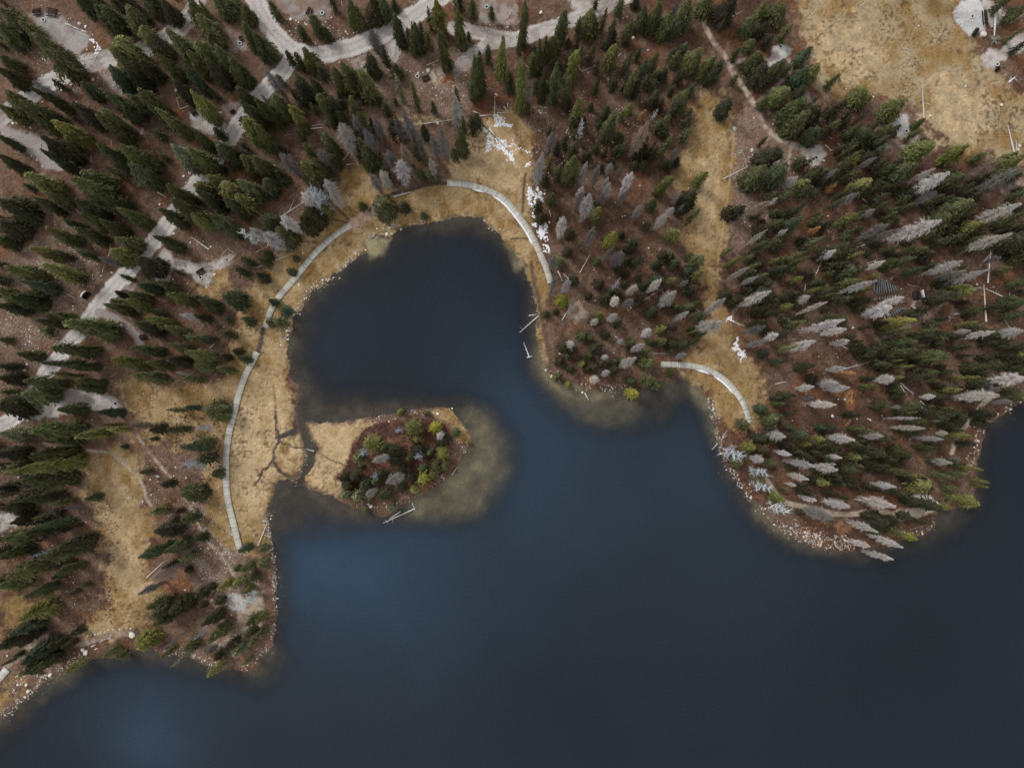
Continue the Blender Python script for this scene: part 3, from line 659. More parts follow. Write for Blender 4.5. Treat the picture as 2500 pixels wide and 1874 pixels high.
# ------------------------------------------------------------------ tree survey: "tipx,tipy,length,width,tone" in tile pixels (3.528 per picture pixel)
TS = 3.528
TREES = {
(0, 0): """20,95,380,170,m 0,200,350,180,d 0,480,300,150,d 0,590,350,170,k 160,190,330,150,m 310,340,600,210,m 200,850,480,170,m 60,800,420,180,m 300,740,450,120,d
700,700,300,150,d 450,1030,440,200,o 250,980,400,150,m 0,910,330,150,m 230,1500,430,200,o 640,1540,500,230,m 880,950,400,160,m 820,1000,480,150,d 910,790,450,190,d 1200,770,380,150,d
1110,820,300,130,d 640,900,400,170,k 360,1190,480,170,k 370,1310,450,120,d 0,1180,280,110,d 0,1350,350,150,d 860,1250,420,170,d 1060,1260,450,200,m 950,1350,350,160,d
650,-50,330,170,d 820,40,330,160,d 870,60,380,200,d 1090,70,380,220,m 700,-60,300,200,d 1000,-50,300,180,k 1250,-60,300,180,d 1400,0,300,150,k 1210,240,420,170,m 1430,250,480,200,m
970,430,430,230,m 1020,330,400,200,o 940,580,380,180,b 1350,470,400,140,m 1600,580,370,120,b 1640,0,350,180,m 1700,130,400,200,m 1870,400,350,160,m 1640,440,350,170,m 1850,-40,300,200,m
2090,200,330,150,m 2100,60,220,140,d 1290,300,350,180,d 1700,360,380,170,m 1780,500,400,150,k 1980,500,350,170,d 2080,770,200,150,d 1660,810,400,150,o 1370,940,420,150,m 1280,900,350,120,d
1480,1250,400,180,p 1640,1280,400,200,m 1870,1240,350,200,d 1670,1120,350,120,d 2080,1020,350,170,o 2100,880,350,150,d 1850,1110,180,120,d 2090,1350,250,160,m 1690,1590,250,170,m 1800,1510,300,180,m
1930,1590,200,160,o 2060,1560,200,160,m 1440,1590,350,150,d 1140,1420,400,180,d 700,1480,400,200,m 260,680,400,130,G 1100,600,330,170,k 1500,700,330,160,k 1200,520,330,180,k""",
(625, 0): """120,15,240,110,d 470,130,260,110,m 370,220,200,120,d 590,250,170,120,d 630,-60,240,90,d 790,10,290,140,m 870,130,180,110,m 1000,0,260,150,k 1060,-30,260,150,m 1180,0,90,80,d
260,440,200,100,d 340,460,220,110,d 420,420,280,150,m 540,560,120,120,d -30,300,320,180,d 100,400,130,120,m 660,580,300,130,m 750,560,330,170,m 910,610,320,170,m 970,470,260,120,d 1085,390,240,100,d
1200,560,110,110,d 1200,150,300,110,d 1300,240,230,80,d 1340,190,200,70,d 1410,180,240,80,d 1480,60,250,80,d 1560,10,330,130,o 1590,280,370,110,m 1330,300,240,90,m 1370,210,300,100,d 1740,10,460,120,m
1830,280,110,60,d 1740,-50,200,120,k 1860,0,150,120,d 2030,60,150,80,d 1460,250,240,110,m 2120,320,400,120,o 2000,390,210,100,d 1840,480,430,110,m 1910,470,400,120,d 2180,600,250,90,d
1200,640,300,90,p 1340,700,310,90,m 1720,750,220,80,k 1520,880,140,80,d 1190,840,80,60,d 180,650,150,90,k 330,650,300,170,d 470,690,260,130,b 700,780,150,80,d 150,820,320,140,m 260,910,320,110,o
540,800,300,130,m 640,830,220,120,b 800,860,330,130,m 870,960,230,110,o 1100,880,180,100,d 0,860,350,160,d 0,1090,300,130,m 100,920,250,130,d 80,590,320,130,G 990,250,250,110,G 690,1050,330,130,W
820,980,260,100,G 1000,970,270,100,G 930,1110,280,120,G 1300,960,340,130,G 1230,1080,120,100,G 1680,800,360,110,W 1580,1090,290,110,G 1520,1170,220,100,G 1380,1170,220,80,G 1250,1210,260,120,N
1130,1290,230,130,G 1220,1400,200,150,W 1500,1380,180,70,W 540,1300,180,120,G 220,1320,280,130,G 1070,1480,170,110,W 1000,1500,180,90,G 1290,1390,150,70,G 490,1620,120,110,S 640,1610,110,110,W
570,1150,180,140,m 600,1180,260,140,d 880,1190,220,110,m 930,1240,200,150,d 420,1240,200,110,m 400,1390,240,200,m 510,1380,230,130,d 170,1240,150,130,k 180,1470,100,100,k 0,1350,200,150,d 70,1560,200,140,d
790,1110,240,120,d 1370,1220,200,120,d 1440,1080,190,110,k 1740,1120,260,130,d 1780,1000,200,80,m 1860,1010,200,110,k 1090,1450,150,110,d 1500,1450,130,110,d 640,1330,200,120,k 1160,1030,170,120,k
1700,1280,150,110,d 1400,1440,130,120,d 1900,980,130,120,d 350,720,260,150,k 880,700,250,120,k""",
(1250, 0): """110,40,420,100,m 450,80,340,140,m 590,150,220,90,d 690,100,270,180,m 820,70,260,80,d 730,0,120,70,d 890,170,240,110,d 1040,170,270,110,m 240,350,330,110,m 370,320,260,110,m 300,300,250,60,m
610,390,180,80,m 560,440,300,120,o 870,390,250,120,o 1110,410,170,80,d 1030,450,200,90,d 1160,520,190,100,b 1080,600,280,120,m 1260,600,150,90,m 1250,470,160,120,d 1430,200,210,110,b 1370,100,300,130,m
1530,0,350,170,m 1290,0,330,150,m 1160,60,260,120,d 950,0,140,120,d 1080,-20,150,110,k 1050,230,90,60,d 1500,380,180,120,d 1440,450,200,120,m 1620,420,300,160,m 1750,480,280,130,o 1810,510,320,130,d
1580,720,180,90,b 1520,780,240,120,m 1400,740,140,80,k 1260,780,150,90,b 1550,940,200,100,d 1360,990,220,100,m 1350,1070,180,110,d 1030,900,140,100,o 960,960,120,80,m 880,980,290,150,m 830,930,180,150,k
690,890,60,60,d 580,840,300,120,o 630,1010,150,90,k 560,1010,170,110,k 330,1090,110,70,d 1380,1170,260,100,m 1250,1260,200,120,k 1160,1200,220,130,k 760,650,220,80,d 890,680,160,90,k 500,650,190,90,m
390,580,360,110,m 290,590,330,90,d 90,510,500,90,o 140,900,120,80,d 0,610,230,80,d 180,450,250,110,m 740,1250,110,80,d 560,1220,160,130,k 400,1230,150,90,k 340,1330,180,70,o 250,1370,190,90,d
540,1340,300,130,m 410,1430,180,100,d 300,1500,150,100,k 1370,1500,270,110,m 1380,1400,130,90,k 1440,1350,90,80,k 1680,1490,200,110,o 2190,20,200,100,o 2110,120,260,150,m 1840,160,170,80,d 1960,420,120,90,d
2120,460,230,170,d 1940,650,140,90,d 1890,860,240,150,d 2180,560,230,170,k 2200,850,170,110,d 1900,0,200,150,k 1700,-40,250,180,m 2200,200,200,130,k 2170,1450,280,170,d 2200,1180,150,60,d 2080,350,180,130,m
160,680,240,80,G 340,1130,200,100,G 230,1300,320,100,W 1170,1040,330,140,N 1440,0,270,70,G 1450,1270,180,70,G 790,1100,160,60,N 1250,940,120,50,S 1150,950,100,60,r 640,1390,200,80,W 860,1400,120,60,W
770,1410,200,80,G 850,1570,150,90,W 1040,1500,230,100,W 940,1480,70,60,N 600,1620,100,80,W 830,1530,130,60,W 1280,1040,120,50,G 620,1020,200,60,S 1100,700,200,110,k 1330,600,180,120,k 1480,600,200,130,k 1300,850,160,100,k""",
(1875, 0): """130,50,220,160,d 190,230,150,130,m 350,440,150,150,b 430,560,220,130,m 330,590,230,140,b 190,560,170,110,d 130,520,250,120,d 160,770,220,140,m 620,640,230,100,m 320,750,200,130,d 840,780,230,160,m
890,830,120,80,m 640,900,160,160,k 1170,870,300,150,m 440,920,230,160,k 340,980,200,150,d 300,880,200,170,d 1330,1040,90,70,m 1330,1110,240,90,m 1070,1080,220,110,m 860,1120,230,150,d 780,1090,150,120,d
620,1040,200,100,m 430,1110,230,130,d 1360,1190,110,80,d 1440,1220,400,150,m 1700,1270,330,110,o 1880,1320,220,110,m 990,1280,110,90,b 820,1290,300,90,m 790,1340,250,110,o 760,1250,250,70,m 320,1360,180,130,d
1260,1420,350,150,d 1100,1420,250,100,d 880,1530,260,120,o 2205,1350,400,130,m 2150,1320,300,100,m 2180,1500,200,120,d 1700,1500,300,110,d 500,1460,200,110,d 340,1560,100,100,o 160,1430,200,150,d
600,1570,150,80,m 80,1300,180,180,k 40,300,200,120,k 0,620,100,100,d 2205,60,260,110,d 2205,240,260,70,m 2205,380,120,90,k 2060,0,120,130,d 2200,1620,150,90,d 1560,1470,420,120,W 1440,1450,260,80,W
920,1350,200,70,G 600,1450,200,70,G 250,1520,160,90,W 100,1390,150,90,W 2205,1440,500,130,G 2000,1400,350,120,N 590,1590,100,60,r""",
(0, 470): """0,80,420,230,k 0,250,350,230,k 120,130,300,220,d 0,400,250,180,d 300,60,350,130,d 650,60,400,150,d 380,0,330,130,m 900,60,300,130,d 550,240,330,120,d 420,310,350,150,m 650,310,320,130,d 720,190,380,120,d
1040,140,340,150,m 870,250,320,150,d 1000,390,290,150,m 1340,370,320,140,d 270,480,330,150,o 670,500,230,110,d 70,640,430,180,m 390,620,380,160,o 210,770,370,130,b 0,850,350,180,m 100,900,400,190,d
0,960,330,130,d 310,1080,380,120,d 400,1040,300,130,m 960,500,290,140,o 1200,560,200,160,k 1040,710,170,80,d 1200,790,250,120,b 1350,770,250,120,d 1480,660,160,50,d 590,1140,520,230,m 440,1320,480,160,m
160,1390,270,130,d 370,1460,530,110,d 430,1550,350,80,d 240,1640,380,150,m 670,1620,290,100,d 0,1260,160,100,d 0,1490,200,110,k 0,1600,260,130,k 910,980,300,130,m 1110,870,250,120,m 1090,930,280,110,m
960,930,170,110,m 1300,1010,200,90,d 1460,870,300,130,m 1680,900,100,90,d 1740,940,210,150,d 1910,880,190,180,d 2020,640,200,130,d 2080,560,130,120,d 1250,1080,320,130,o 1170,1130,300,150,d 1430,1160,250,120,m
1600,1230,250,110,m 1680,1050,190,110,k 1140,1330,320,110,m 1440,1310,260,120,m 1600,1370,310,140,o 960,1430,300,110,o 1080,1480,250,110,m 1280,1460,250,120,m 1440,1440,250,130,k 1680,1490,220,120,m
1870,1510,200,110,m 1900,1400,100,80,k 2000,1360,90,90,k 2050,1420,130,100,d 1140,1570,350,120,m 1570,1590,250,110,m 1930,1080,80,70,d 2080,1080,130,110,d 1760,1240,150,90,b 1910,1200,120,130,k
1670,190,260,150,o 1830,200,350,150,d 1380,140,320,160,d 1500,60,400,170,d 1700,0,350,150,d 2040,30,180,150,o 1950,60,300,150,d 1010,860,80,80,k 860,550,280,90,G 1560,1030,210,90,W 1510,1550,130,40,W 2120,350,120,120,S""",
(625, 470): """1030,40,220,190,d 1110,60,190,140,m 1260,80,100,100,k 1430,160,80,70,d 890,80,80,70,d 570,100,130,120,m 60,200,250,200,k 180,300,200,170,d 380,200,200,150,k 430,130,200,160,k 20,560,120,100,d
270,660,80,80,d 320,550,60,50,d 110,920,90,70,b 210,1000,90,90,b 150,1090,130,130,m 90,1110,80,80,m 0,700,120,100,k 60,510,100,90,d 220,210,200,140,W 110,370,180,140,W 440,30,150,130,W 510,10,110,150,S
650,0,140,110,W 640,100,60,50,W 0,330,120,90,W 1000,130,100,60,W""",
(1250, 470): """690,30,230,110,W 460,200,200,100,W 720,290,230,90,G 380,530,140,80,G 1120,110,150,90,G 1330,190,170,80,W 1380,130,100,70,W 1450,0,120,60,W 1490,100,110,60,G 950,510,150,110,G 870,470,130,60,G
600,0,160,90,G 380,740,140,80,G 490,760,120,80,W 950,745,140,50,S 1290,750,170,70,W 1060,800,100,90,W 1450,850,220,120,W 930,890,120,90,W 1040,920,120,80,G 910,1030,110,80,W 730,1090,80,70,W
1510,1040,140,60,W 1520,750,100,60,G 540,1270,100,90,W 1210,1190,110,90,W 970,1260,80,60,W 1140,1310,130,80,W 830,1400,70,70,W 1060,1450,150,90,W 870,1540,130,80,W 740,1590,80,80,W 1500,1390,100,70,G
1870,950,250,100,W 1800,1080,250,120,W 1780,1130,200,60,W 2040,640,260,60,W 2130,710,190,60,W 2205,860,310,110,W 2205,1140,240,70,G 2205,1270,200,80,G 2200,820,160,50,G 2205,60,230,110,N 2205,330,300,50,W
800,20,120,80,G 960,20,100,80,G 760,110,110,100,o 750,60,100,100,d 740,200,90,80,m 890,350,160,110,y 960,330,70,70,k 1430,340,150,110,o 1620,140,190,90,m 1500,100,170,120,k 1590,0,200,150,k
1240,60,120,120,d 1200,240,120,90,d 1090,390,150,140,k 1000,440,80,60,m 1270,590,120,80,b 760,560,80,70,m 1040,540,120,90,k 1000,660,80,70,k 1400,500,130,100,m 1450,570,120,100,d 1660,540,180,150,m
1640,680,150,90,o 1550,660,130,90,b 1300,720,130,110,d 1420,730,120,90,m 1160,770,90,70,d 1620,800,160,140,k 560,700,110,120,k 780,740,100,100,k 690,850,80,80,k 460,880,110,110,y 850,860,120,110,k
310,1000,80,80,d 390,1000,60,60,k 780,1020,80,60,o 760,1070,90,70,o 950,1080,90,80,m 430,540,100,100,m 410,180,120,70,d 520,290,120,100,k 500,470,90,80,k 240,50,150,120,k 260,170,100,100,k
350,0,120,120,d 640,1190,110,110,m 700,1230,80,80,d 850,1190,90,80,k 560,1310,100,120,k 480,1280,120,130,k 500,1380,70,60,m 440,1420,80,80,k 640,1450,90,70,o 700,1390,70,70,d 540,1490,80,80,k
390,1580,60,60,o 440,1560,90,70,d 510,1630,70,60,o 700,1500,90,80,k 1060,1270,80,80,m 1180,1360,110,80,m 1340,1160,110,90,o 1350,1260,110,90,m 1210,1270,70,60,m 1430,1290,110,110,k 1510,1290,80,90,d
1600,1180,120,40,o 980,1430,120,90,d 910,1500,90,110,k 1240,1440,160,150,m 1240,1600,150,130,m 1420,1540,90,80,d 1060,1610,80,80,d 1570,970,80,70,m 1440,970,80,60,m 1380,920,90,80,k 1250,1000,120,110,k
1590,1270,100,70,d 1670,1200,140,90,d 1920,460,180,60,o 1990,550,220,70,o 2080,540,130,80,m 2000,120,150,150,k 1900,130,100,100,k 2180,120,150,120,d 2190,290,80,100,k 2205,420,200,100,d 2110,620,120,60,m
2190,600,100,70,m 1880,860,90,100,k 2080,830,160,120,k 2000,900,160,130,k 2200,700,160,80,m 2205,1000,200,110,k 2180,1100,200,90,k 2200,1380,60,70,k""",
(1875, 470): """300,210,270,110,b 480,200,200,90,m 320,100,250,110,d 100,0,200,100,d 770,190,230,120,o 870,190,120,70,o 1110,170,200,90,m 1030,90,200,90,m 1270,90,200,70,m 1760,70,380,150,m 1700,130,300,150,d
1600,30,200,80,d 1840,260,280,100,o 1930,360,300,60,o 1450,330,200,80,m 1560,200,250,170,d 490,380,280,80,p 450,460,200,70,m 330,510,260,90,m 360,550,200,60,o 90,570,120,60,o 160,630,200,90,b
830,510,220,80,o 1240,550,330,90,d 750,670,200,140,d 800,750,260,110,m 960,700,140,60,o 890,820,150,60,o 300,730,170,90,o 1360,640,260,100,b 470,820,200,50,o 570,870,200,50,m 210,970,150,80,o
80,920,100,60,m 320,1110,220,90,m 1250,1090,330,110,o 1790,830,300,110,o 1650,870,350,110,k 1740,940,170,90,k 1800,1040,170,80,k 1810,1110,250,50,o 1470,1180,350,80,m 1550,1080,200,80,k 2205,180,220,90,m
2205,250,250,90,d 2205,420,140,200,k 2205,560,200,120,m 2205,950,250,120,d 2100,650,200,90,m 2205,780,120,120,d 300,1310,260,80,o 140,1450,150,80,b 1280,1270,300,110,d 1270,1360,280,120,d
1540,1400,300,110,m 1360,1410,200,60,m 1180,1440,200,40,o 1270,1490,250,60,o 930,1380,200,110,k 840,1340,180,120,k 1830,1590,300,70,o 1900,1510,280,110,k 1760,1320,250,110,k 2205,1310,300,90,d
2205,1400,150,100,o 2205,1500,170,120,o 1170,1590,120,60,o 920,1600,160,80,k 400,1490,220,100,d 600,1060,200,90,d 1240,1170,350,80,d 1700,1240,200,80,k 1470,1620,150,60,m 870,920,150,120,k
1480,210,520,140,W 1040,270,330,100,G 1120,310,300,70,G 1460,0,250,80,G 2180,90,500,110,W 2120,340,500,110,W 580,500,180,80,W 1010,590,200,70,W 1690,590,380,100,W 1900,690,450,80,W 1710,660,300,80,G
940,750,360,90,W 1180,910,260,80,W 1070,990,260,130,W 380,900,150,80,W 545,950,320,60,W 630,1100,380,90,W 690,1160,250,90,W 410,1300,300,80,W 690,1270,160,70,W 650,1510,150,70,W 600,1640,160,110,W
450,300,110,50,r 1180,100,60,30,r 750,1550,150,70,r 1080,1600,160,90,W 1940,1210,300,80,W 2205,1190,260,110,W 1750,1180,150,60,W 2000,560,180,70,G 780,0,250,90,G 920,150,140,80,G 80,50,120,50,W
2205,1600,330,130,W 130,340,60,60,W 80,1230,120,80,W 1900,1470,60,20,r""",
(0, 940): """0,50,200,100,m 190,60,400,170,m 0,180,220,200,k 640,20,300,110,d 510,215,270,130,d 290,390,520,200,m 830,240,280,110,b 890,340,230,60,d 660,440,330,120,o 940,380,230,100,o 410,500,350,90,d
0,430,350,180,p 0,600,200,150,k 90,700,700,150,o 250,600,500,150,d 210,850,520,160,d 0,1070,350,110,d 200,1000,400,120,d 430,1030,280,80,m 0,890,120,110,k 280,1230,400,110,b 0,1340,450,150,m
0,1460,350,130,d 360,1500,520,170,d 500,1400,400,150,k 50,1650,500,150,m 480,1620,300,110,d 750,980,110,90,b 1440,210,200,80,m 1600,190,160,90,b 1740,230,200,180,m 1440,380,250,110,d 1580,530,300,130,b
1680,490,220,110,m 1300,370,120,100,k 1290,460,70,60,d 1190,350,110,100,N 1210,750,140,80,d 1400,850,90,90,k 1830,770,90,100,d 1560,950,200,190,d 1300,1090,200,130,m 1510,1090,110,80,k 1580,1160,130,140,d
1470,1180,60,50,k 1680,1330,110,100,k 1350,1260,260,180,k 1210,1470,350,130,m 1420,1430,280,140,d 1560,1500,150,120,m 1400,1570,230,90,k 1600,1600,60,60,k 2060,1430,130,100,b 2080,1590,150,100,m
2020,1590,60,60,d 1700,640,170,150,k 1050,530,50,50,d 1690,370,150,80,S 1540,690,260,150,S 260,1480,200,50,S 560,1070,150,50,G 1340,1650,240,150,N 1270,1490,200,50,G 280,1280,380,120,k 100,1180,300,100,k""",
(625, 940): """1210,235,70,70,o 1440,238,50,50,m 1270,380,140,140,o 1490,370,110,105,y 1340,480,90,85,o 910,510,150,140,o 820,640,140,140,m 1680,420,90,85,m 1800,510,60,55,o 1060,560,90,90,m 1120,590,150,150,k
1340,570,110,110,k 1465,600,50,50,o 1560,615,110,105,o 1280,640,80,80,m 1400,740,75,75,b 1510,720,90,90,m 1130,670,120,120,k 1200,770,130,130,k 1280,820,130,130,k 1020,810,130,130,k 800,800,120,120,k
720,810,120,120,k 750,895,100,100,k 720,975,120,115,p 820,985,130,130,p 1050,980,130,130,d 1380,850,150,140,y 1330,920,80,80,o 1490,790,80,75,m 1190,915,110,110,k 890,875,100,100,d 990,850,80,80,m
1490,570,60,60,b 910,1100,70,65,m 1130,1090,90,90,p 1600,710,80,80,m 1550,490,110,110,k 950,995,60,55,o 885,710,50,50,b 1185,400,85,75,S 1540,455,90,70,W 1010,665,160,85,W 1355,620,100,95,S
895,570,90,85,S 1000,795,100,85,S 1145,855,170,90,W 955,945,110,70,W 20,1430,90,90,m 10,1560,90,90,m""",
(1250, 940): """1105,60,110,105,y 1280,0,80,80,m 2050,340,100,95,d 2205,205,120,115,b 1985,620,170,140,S 2160,640,110,80,W 2190,745,130,100,S 2195,890,120,90,S 2100,545,110,105,o 1990,680,90,90,m 2180,470,100,95,k
2205,560,110,100,k 2175,840,90,80,m""",
(1875, 940): """240,90,200,90,d 150,160,150,60,m 940,10,200,80,m 1660,40,250,80,o 2205,100,250,130,d 60,280,80,110,m 1280,230,180,80,o 1040,190,200,90,d 1580,260,160,80,m 790,260,190,90,k 480,470,130,90,o
370,510,150,90,o 340,430,200,120,b 500,370,130,80,b 910,400,200,80,m 800,380,170,80,d 430,580,110,50,m 790,630,170,110,o 70,680,90,80,m 1450,540,250,60,m 1850,730,260,70,o 1720,770,150,50,p
1910,840,200,60,o 1900,880,170,50,o 1380,850,230,150,o 1200,760,200,90,m 1600,800,250,90,m 1640,900,200,80,m 1810,1030,200,120,o 1660,980,180,110,o 1560,1050,110,70,o 800,750,250,90,d 520,850,100,80,o
660,860,150,90,d 170,900,110,50,m 140,990,110,90,o 1280,1330,150,70,y 1170,1290,130,100,m 1400,1200,200,70,k 1750,440,230,90,o 1760,510,130,100,k 1940,250,130,110,k 1830,330,70,60,k 1900,330,60,60,k
1220,1140,100,80,k 1020,1180,200,140,k 870,1130,110,70,k 1110,1170,80,80,k 310,1110,110,80,k 1000,1310,150,90,d 1040,930,250,70,k 1000,600,250,130,k 1230,600,250,130,k 1010,720,230,120,k 620,800,180,100,k
400,950,200,100,k 1600,340,160,90,k 715,20,250,70,W 595,150,270,90,W 410,20,170,70,W 390,110,100,60,G 1440,100,140,60,W 2000,90,420,110,W 2090,150,180,60,G 1990,20,250,80,G 1320,290,330,40,W
1490,310,150,40,G 1350,375,300,60,W 1530,465,290,60,W 1540,420,100,60,W 745,460,240,100,W 1025,450,240,80,W 155,440,160,90,W 215,590,160,60,W 385,690,260,80,W 630,630,150,60,W 610,730,250,80,W
590,680,100,40,W 365,810,200,70,W 240,865,100,40,W 1105,890,220,80,W 1600,670,220,70,W 1660,640,120,40,G 410,990,150,80,W 715,1060,250,110,W 1100,1050,330,110,W 1460,1010,260,100,W 210,1090,220,100,S
540,1150,260,130,G 930,1240,280,80,W 885,1400,200,60,W 1165,1390,320,80,W 1055,1520,260,80,W 1150,190,100,50,G 1500,1060,400,90,k 700,980,300,80,k""",
(0, 1404): """0,110,350,150,m 185,380,420,190,o 0,620,450,200,k 100,500,350,150,d 220,180,350,110,d 700,90,120,80,d 20,770,180,50,d 200,740,400,150,b 210,850,430,150,d 550,840,260,80,o 900,690,200,90,m
1010,710,150,110,m 1270,280,230,110,m 1190,620,260,160,o 1320,420,250,130,d 1320,350,300,180,d 1480,300,260,180,k 1390,700,200,80,m 1480,780,350,70,p 1590,640,200,120,m 1790,560,280,110,m 1740,420,250,130,k
1790,870,230,90,o 1850,720,150,100,k 1940,640,150,120,k 2010,690,200,110,p 2090,770,150,60,m 620,500,90,80,k 360,480,70,50,k 140,690,60,60,k 560,610,90,90,k 450,600,110,110,k 1775,120,80,75,k
1690,180,100,95,k 1850,240,90,85,k 1730,270,60,60,k 1890,110,130,105,o 2010,80,110,100,o 2090,150,110,100,m 2130,420,130,120,d 2120,520,110,100,d 2140,40,100,95,d 1190,170,250,110,G 1400,620,260,50,G
1650,555,180,40,S 2080,250,180,110,S 1780,670,120,80,G 1400,430,120,60,G""",
(625, 1404): """0,400,110,100,m 0,530,100,90,d -60,600,110,80,m""",
}

# ------------------------------------------------------------------ landmarks that labels can name
LANDMARKS = [("the boardwalk's dark gap on the west shore", 640, 830), ("the west boardwalk's south end", 587, 1340), ("the white boulder by the west cove shore", 703, 767),
 ("the upper boardwalk's west end", 1093, 448), ("the upper boardwalk's south end", 1343, 690), ("the right boardwalk's west end", 1617, 889), ("the right boardwalk's south end", 1829, 1032),
 ("the island's centre", 965, 1110), ("the island's north shore", 990, 1000), ("the island's driftwood logs", 970, 1260), ("the island's east tip", 1150, 1080),
 ("the fork of the top gravel roads", 700, 130), ("the fire ring by the top road fork", 787, 33), ("the fire ring beside the bare pale soil", 1019, 187), ("the stone row along the top road", 870, 135),
 ("the snow patch in the upper meadow", 1210, 340), ("the long snow strip beside the boardwalk", 1318, 560), ("the snow patch left of the right forest", 1795, 855), ("the small snow patch at the top left", 232, 112),
 ("the top left campsite fire ring", 107, 50), ("the white rail row at the top left", 185, 70), ("the fire ring near the left frame edge", 143, 374), ("the left frame edge's road bend", 20, 290),
 ("the timber tent pad at the upper left", 450, 250), ("the square tent pad by the west campsite", 558, 625), ("the west campsite fire ring", 490, 678), ("the small white arched shelter", 212, 720),
 ("the curved side track", 320, 800), ("the gravel turnout on the west road", 180, 985), ("the road's exit at the left edge", 30, 1020), ("the lower left straw meadow", 285, 1240),
 ("the footpath at the lower left", 470, 1240), ("the stone lined path at the bottom left", 240, 1560), ("the sandy point at the lower left", 590, 1530), ("the bottom left lakeshore", 120, 1640), ("the left frame edge's middle", 20, 800),
 ("the narrow straw glade", 1720, 470), ("the top right straw meadow", 2130, 130), ("the large pale campsite at the top right", 2365, 45), ("the fire ring below the top right junction", 1993, 386), ("the fire ring by the top right meadow", 1905, 115),
 ("the footpath junction at the top right", 1785, 160), ("the long white log in the right meadow", 2252, 250), ("the pale clearing below the right meadow", 2200, 310), ("the amphitheatre benches", 2150, 700), ("the amphitheatre screen", 2243, 720),
 ("the crossed white logs at the right", 2410, 680), ("the right frame edge's middle", 2480, 600), ("the rusty orange patch in the right forest", 2075, 975), ("the path along the right lakeshore", 2375, 1014), ("the southeast point's sandy path", 2210, 1248),
 ("the stony southern beach of the right shore", 2010, 1325), ("the east shore's driftwood", 1745, 1085), ("the submerged log off the small headland", 1433, 966), ("the brown trail on the small headland", 1335, 830), ("the floating log by the headland", 1290, 795),
 ("the top frame edge's centre", 1300, 10), ("the wheel-worn road at the top", 1370, 60), ("the right forest's centre", 2050, 830), ("the big grey boulder in the glade", 1792, 315), ("the top frame edge right of centre", 1690, 20), ("the forest above the cove", 880, 340), ("the forest left of the cove", 470, 850),
 ("the forest above the right boardwalk", 1560, 780), ("the right frame edge above the lake", 2480, 900), ("the forest in the upper left", 330, 330), ("the fallen trunks above the cove", 690, 540), ("the forest between road and cove", 760, 280)]
ORD = ["", "second ", "third ", "fourth ", "fifth ", "sixth ", "seventh ", "eighth ", "ninth ", "tenth ", "eleventh ", "twelfth ", "thirteenth ", "fourteenth ", "fifteenth "]
DIRS = ["right of", "up-right of", "above", "up-left of", "left of", "down-left of", "below", "down-right of"]
PENDING = []
def want_label(o, word, px, py, category, group=None):
    o["category"] = category
    if group: o["group"] = group
    PENDING.append((o, word, px, py))
def write_labels():
    b = {}
    for o, word, px, py in PENDING:
        best = min(range(len(LANDMARKS)), key=lambda i: math.hypot(LANDMARKS[i][1] - px, LANDMARKS[i][2] - py))
        nm, lx, ly = LANDMARKS[best]; d = math.hypot(px - lx, py - ly)
        k = int(round(math.atan2(-(py - ly), px - lx) / (math.pi / 4))) % 8
        b.setdefault((word, best, k), []).append((d, o))
    for (word, best, k), L in b.items():
        L.sort(key=lambda t: t[0])
        for i, (d, o) in enumerate(L):
            o["label"] = f"{word}, {ORD[min(i, 14)]}nearest {DIRS[k]} {LANDMARKS[best][0]}"
            for cut in ("medium ", "tall ", "short ", "very "):
                if len(o["label"].split()) > 16: o["label"] = o["label"].replace(cut, "", 1)
            if len(o["label"].split()) > 16: o["label"] = o["label"].replace("fallen log", "log").replace(" dead conifer", " snag")

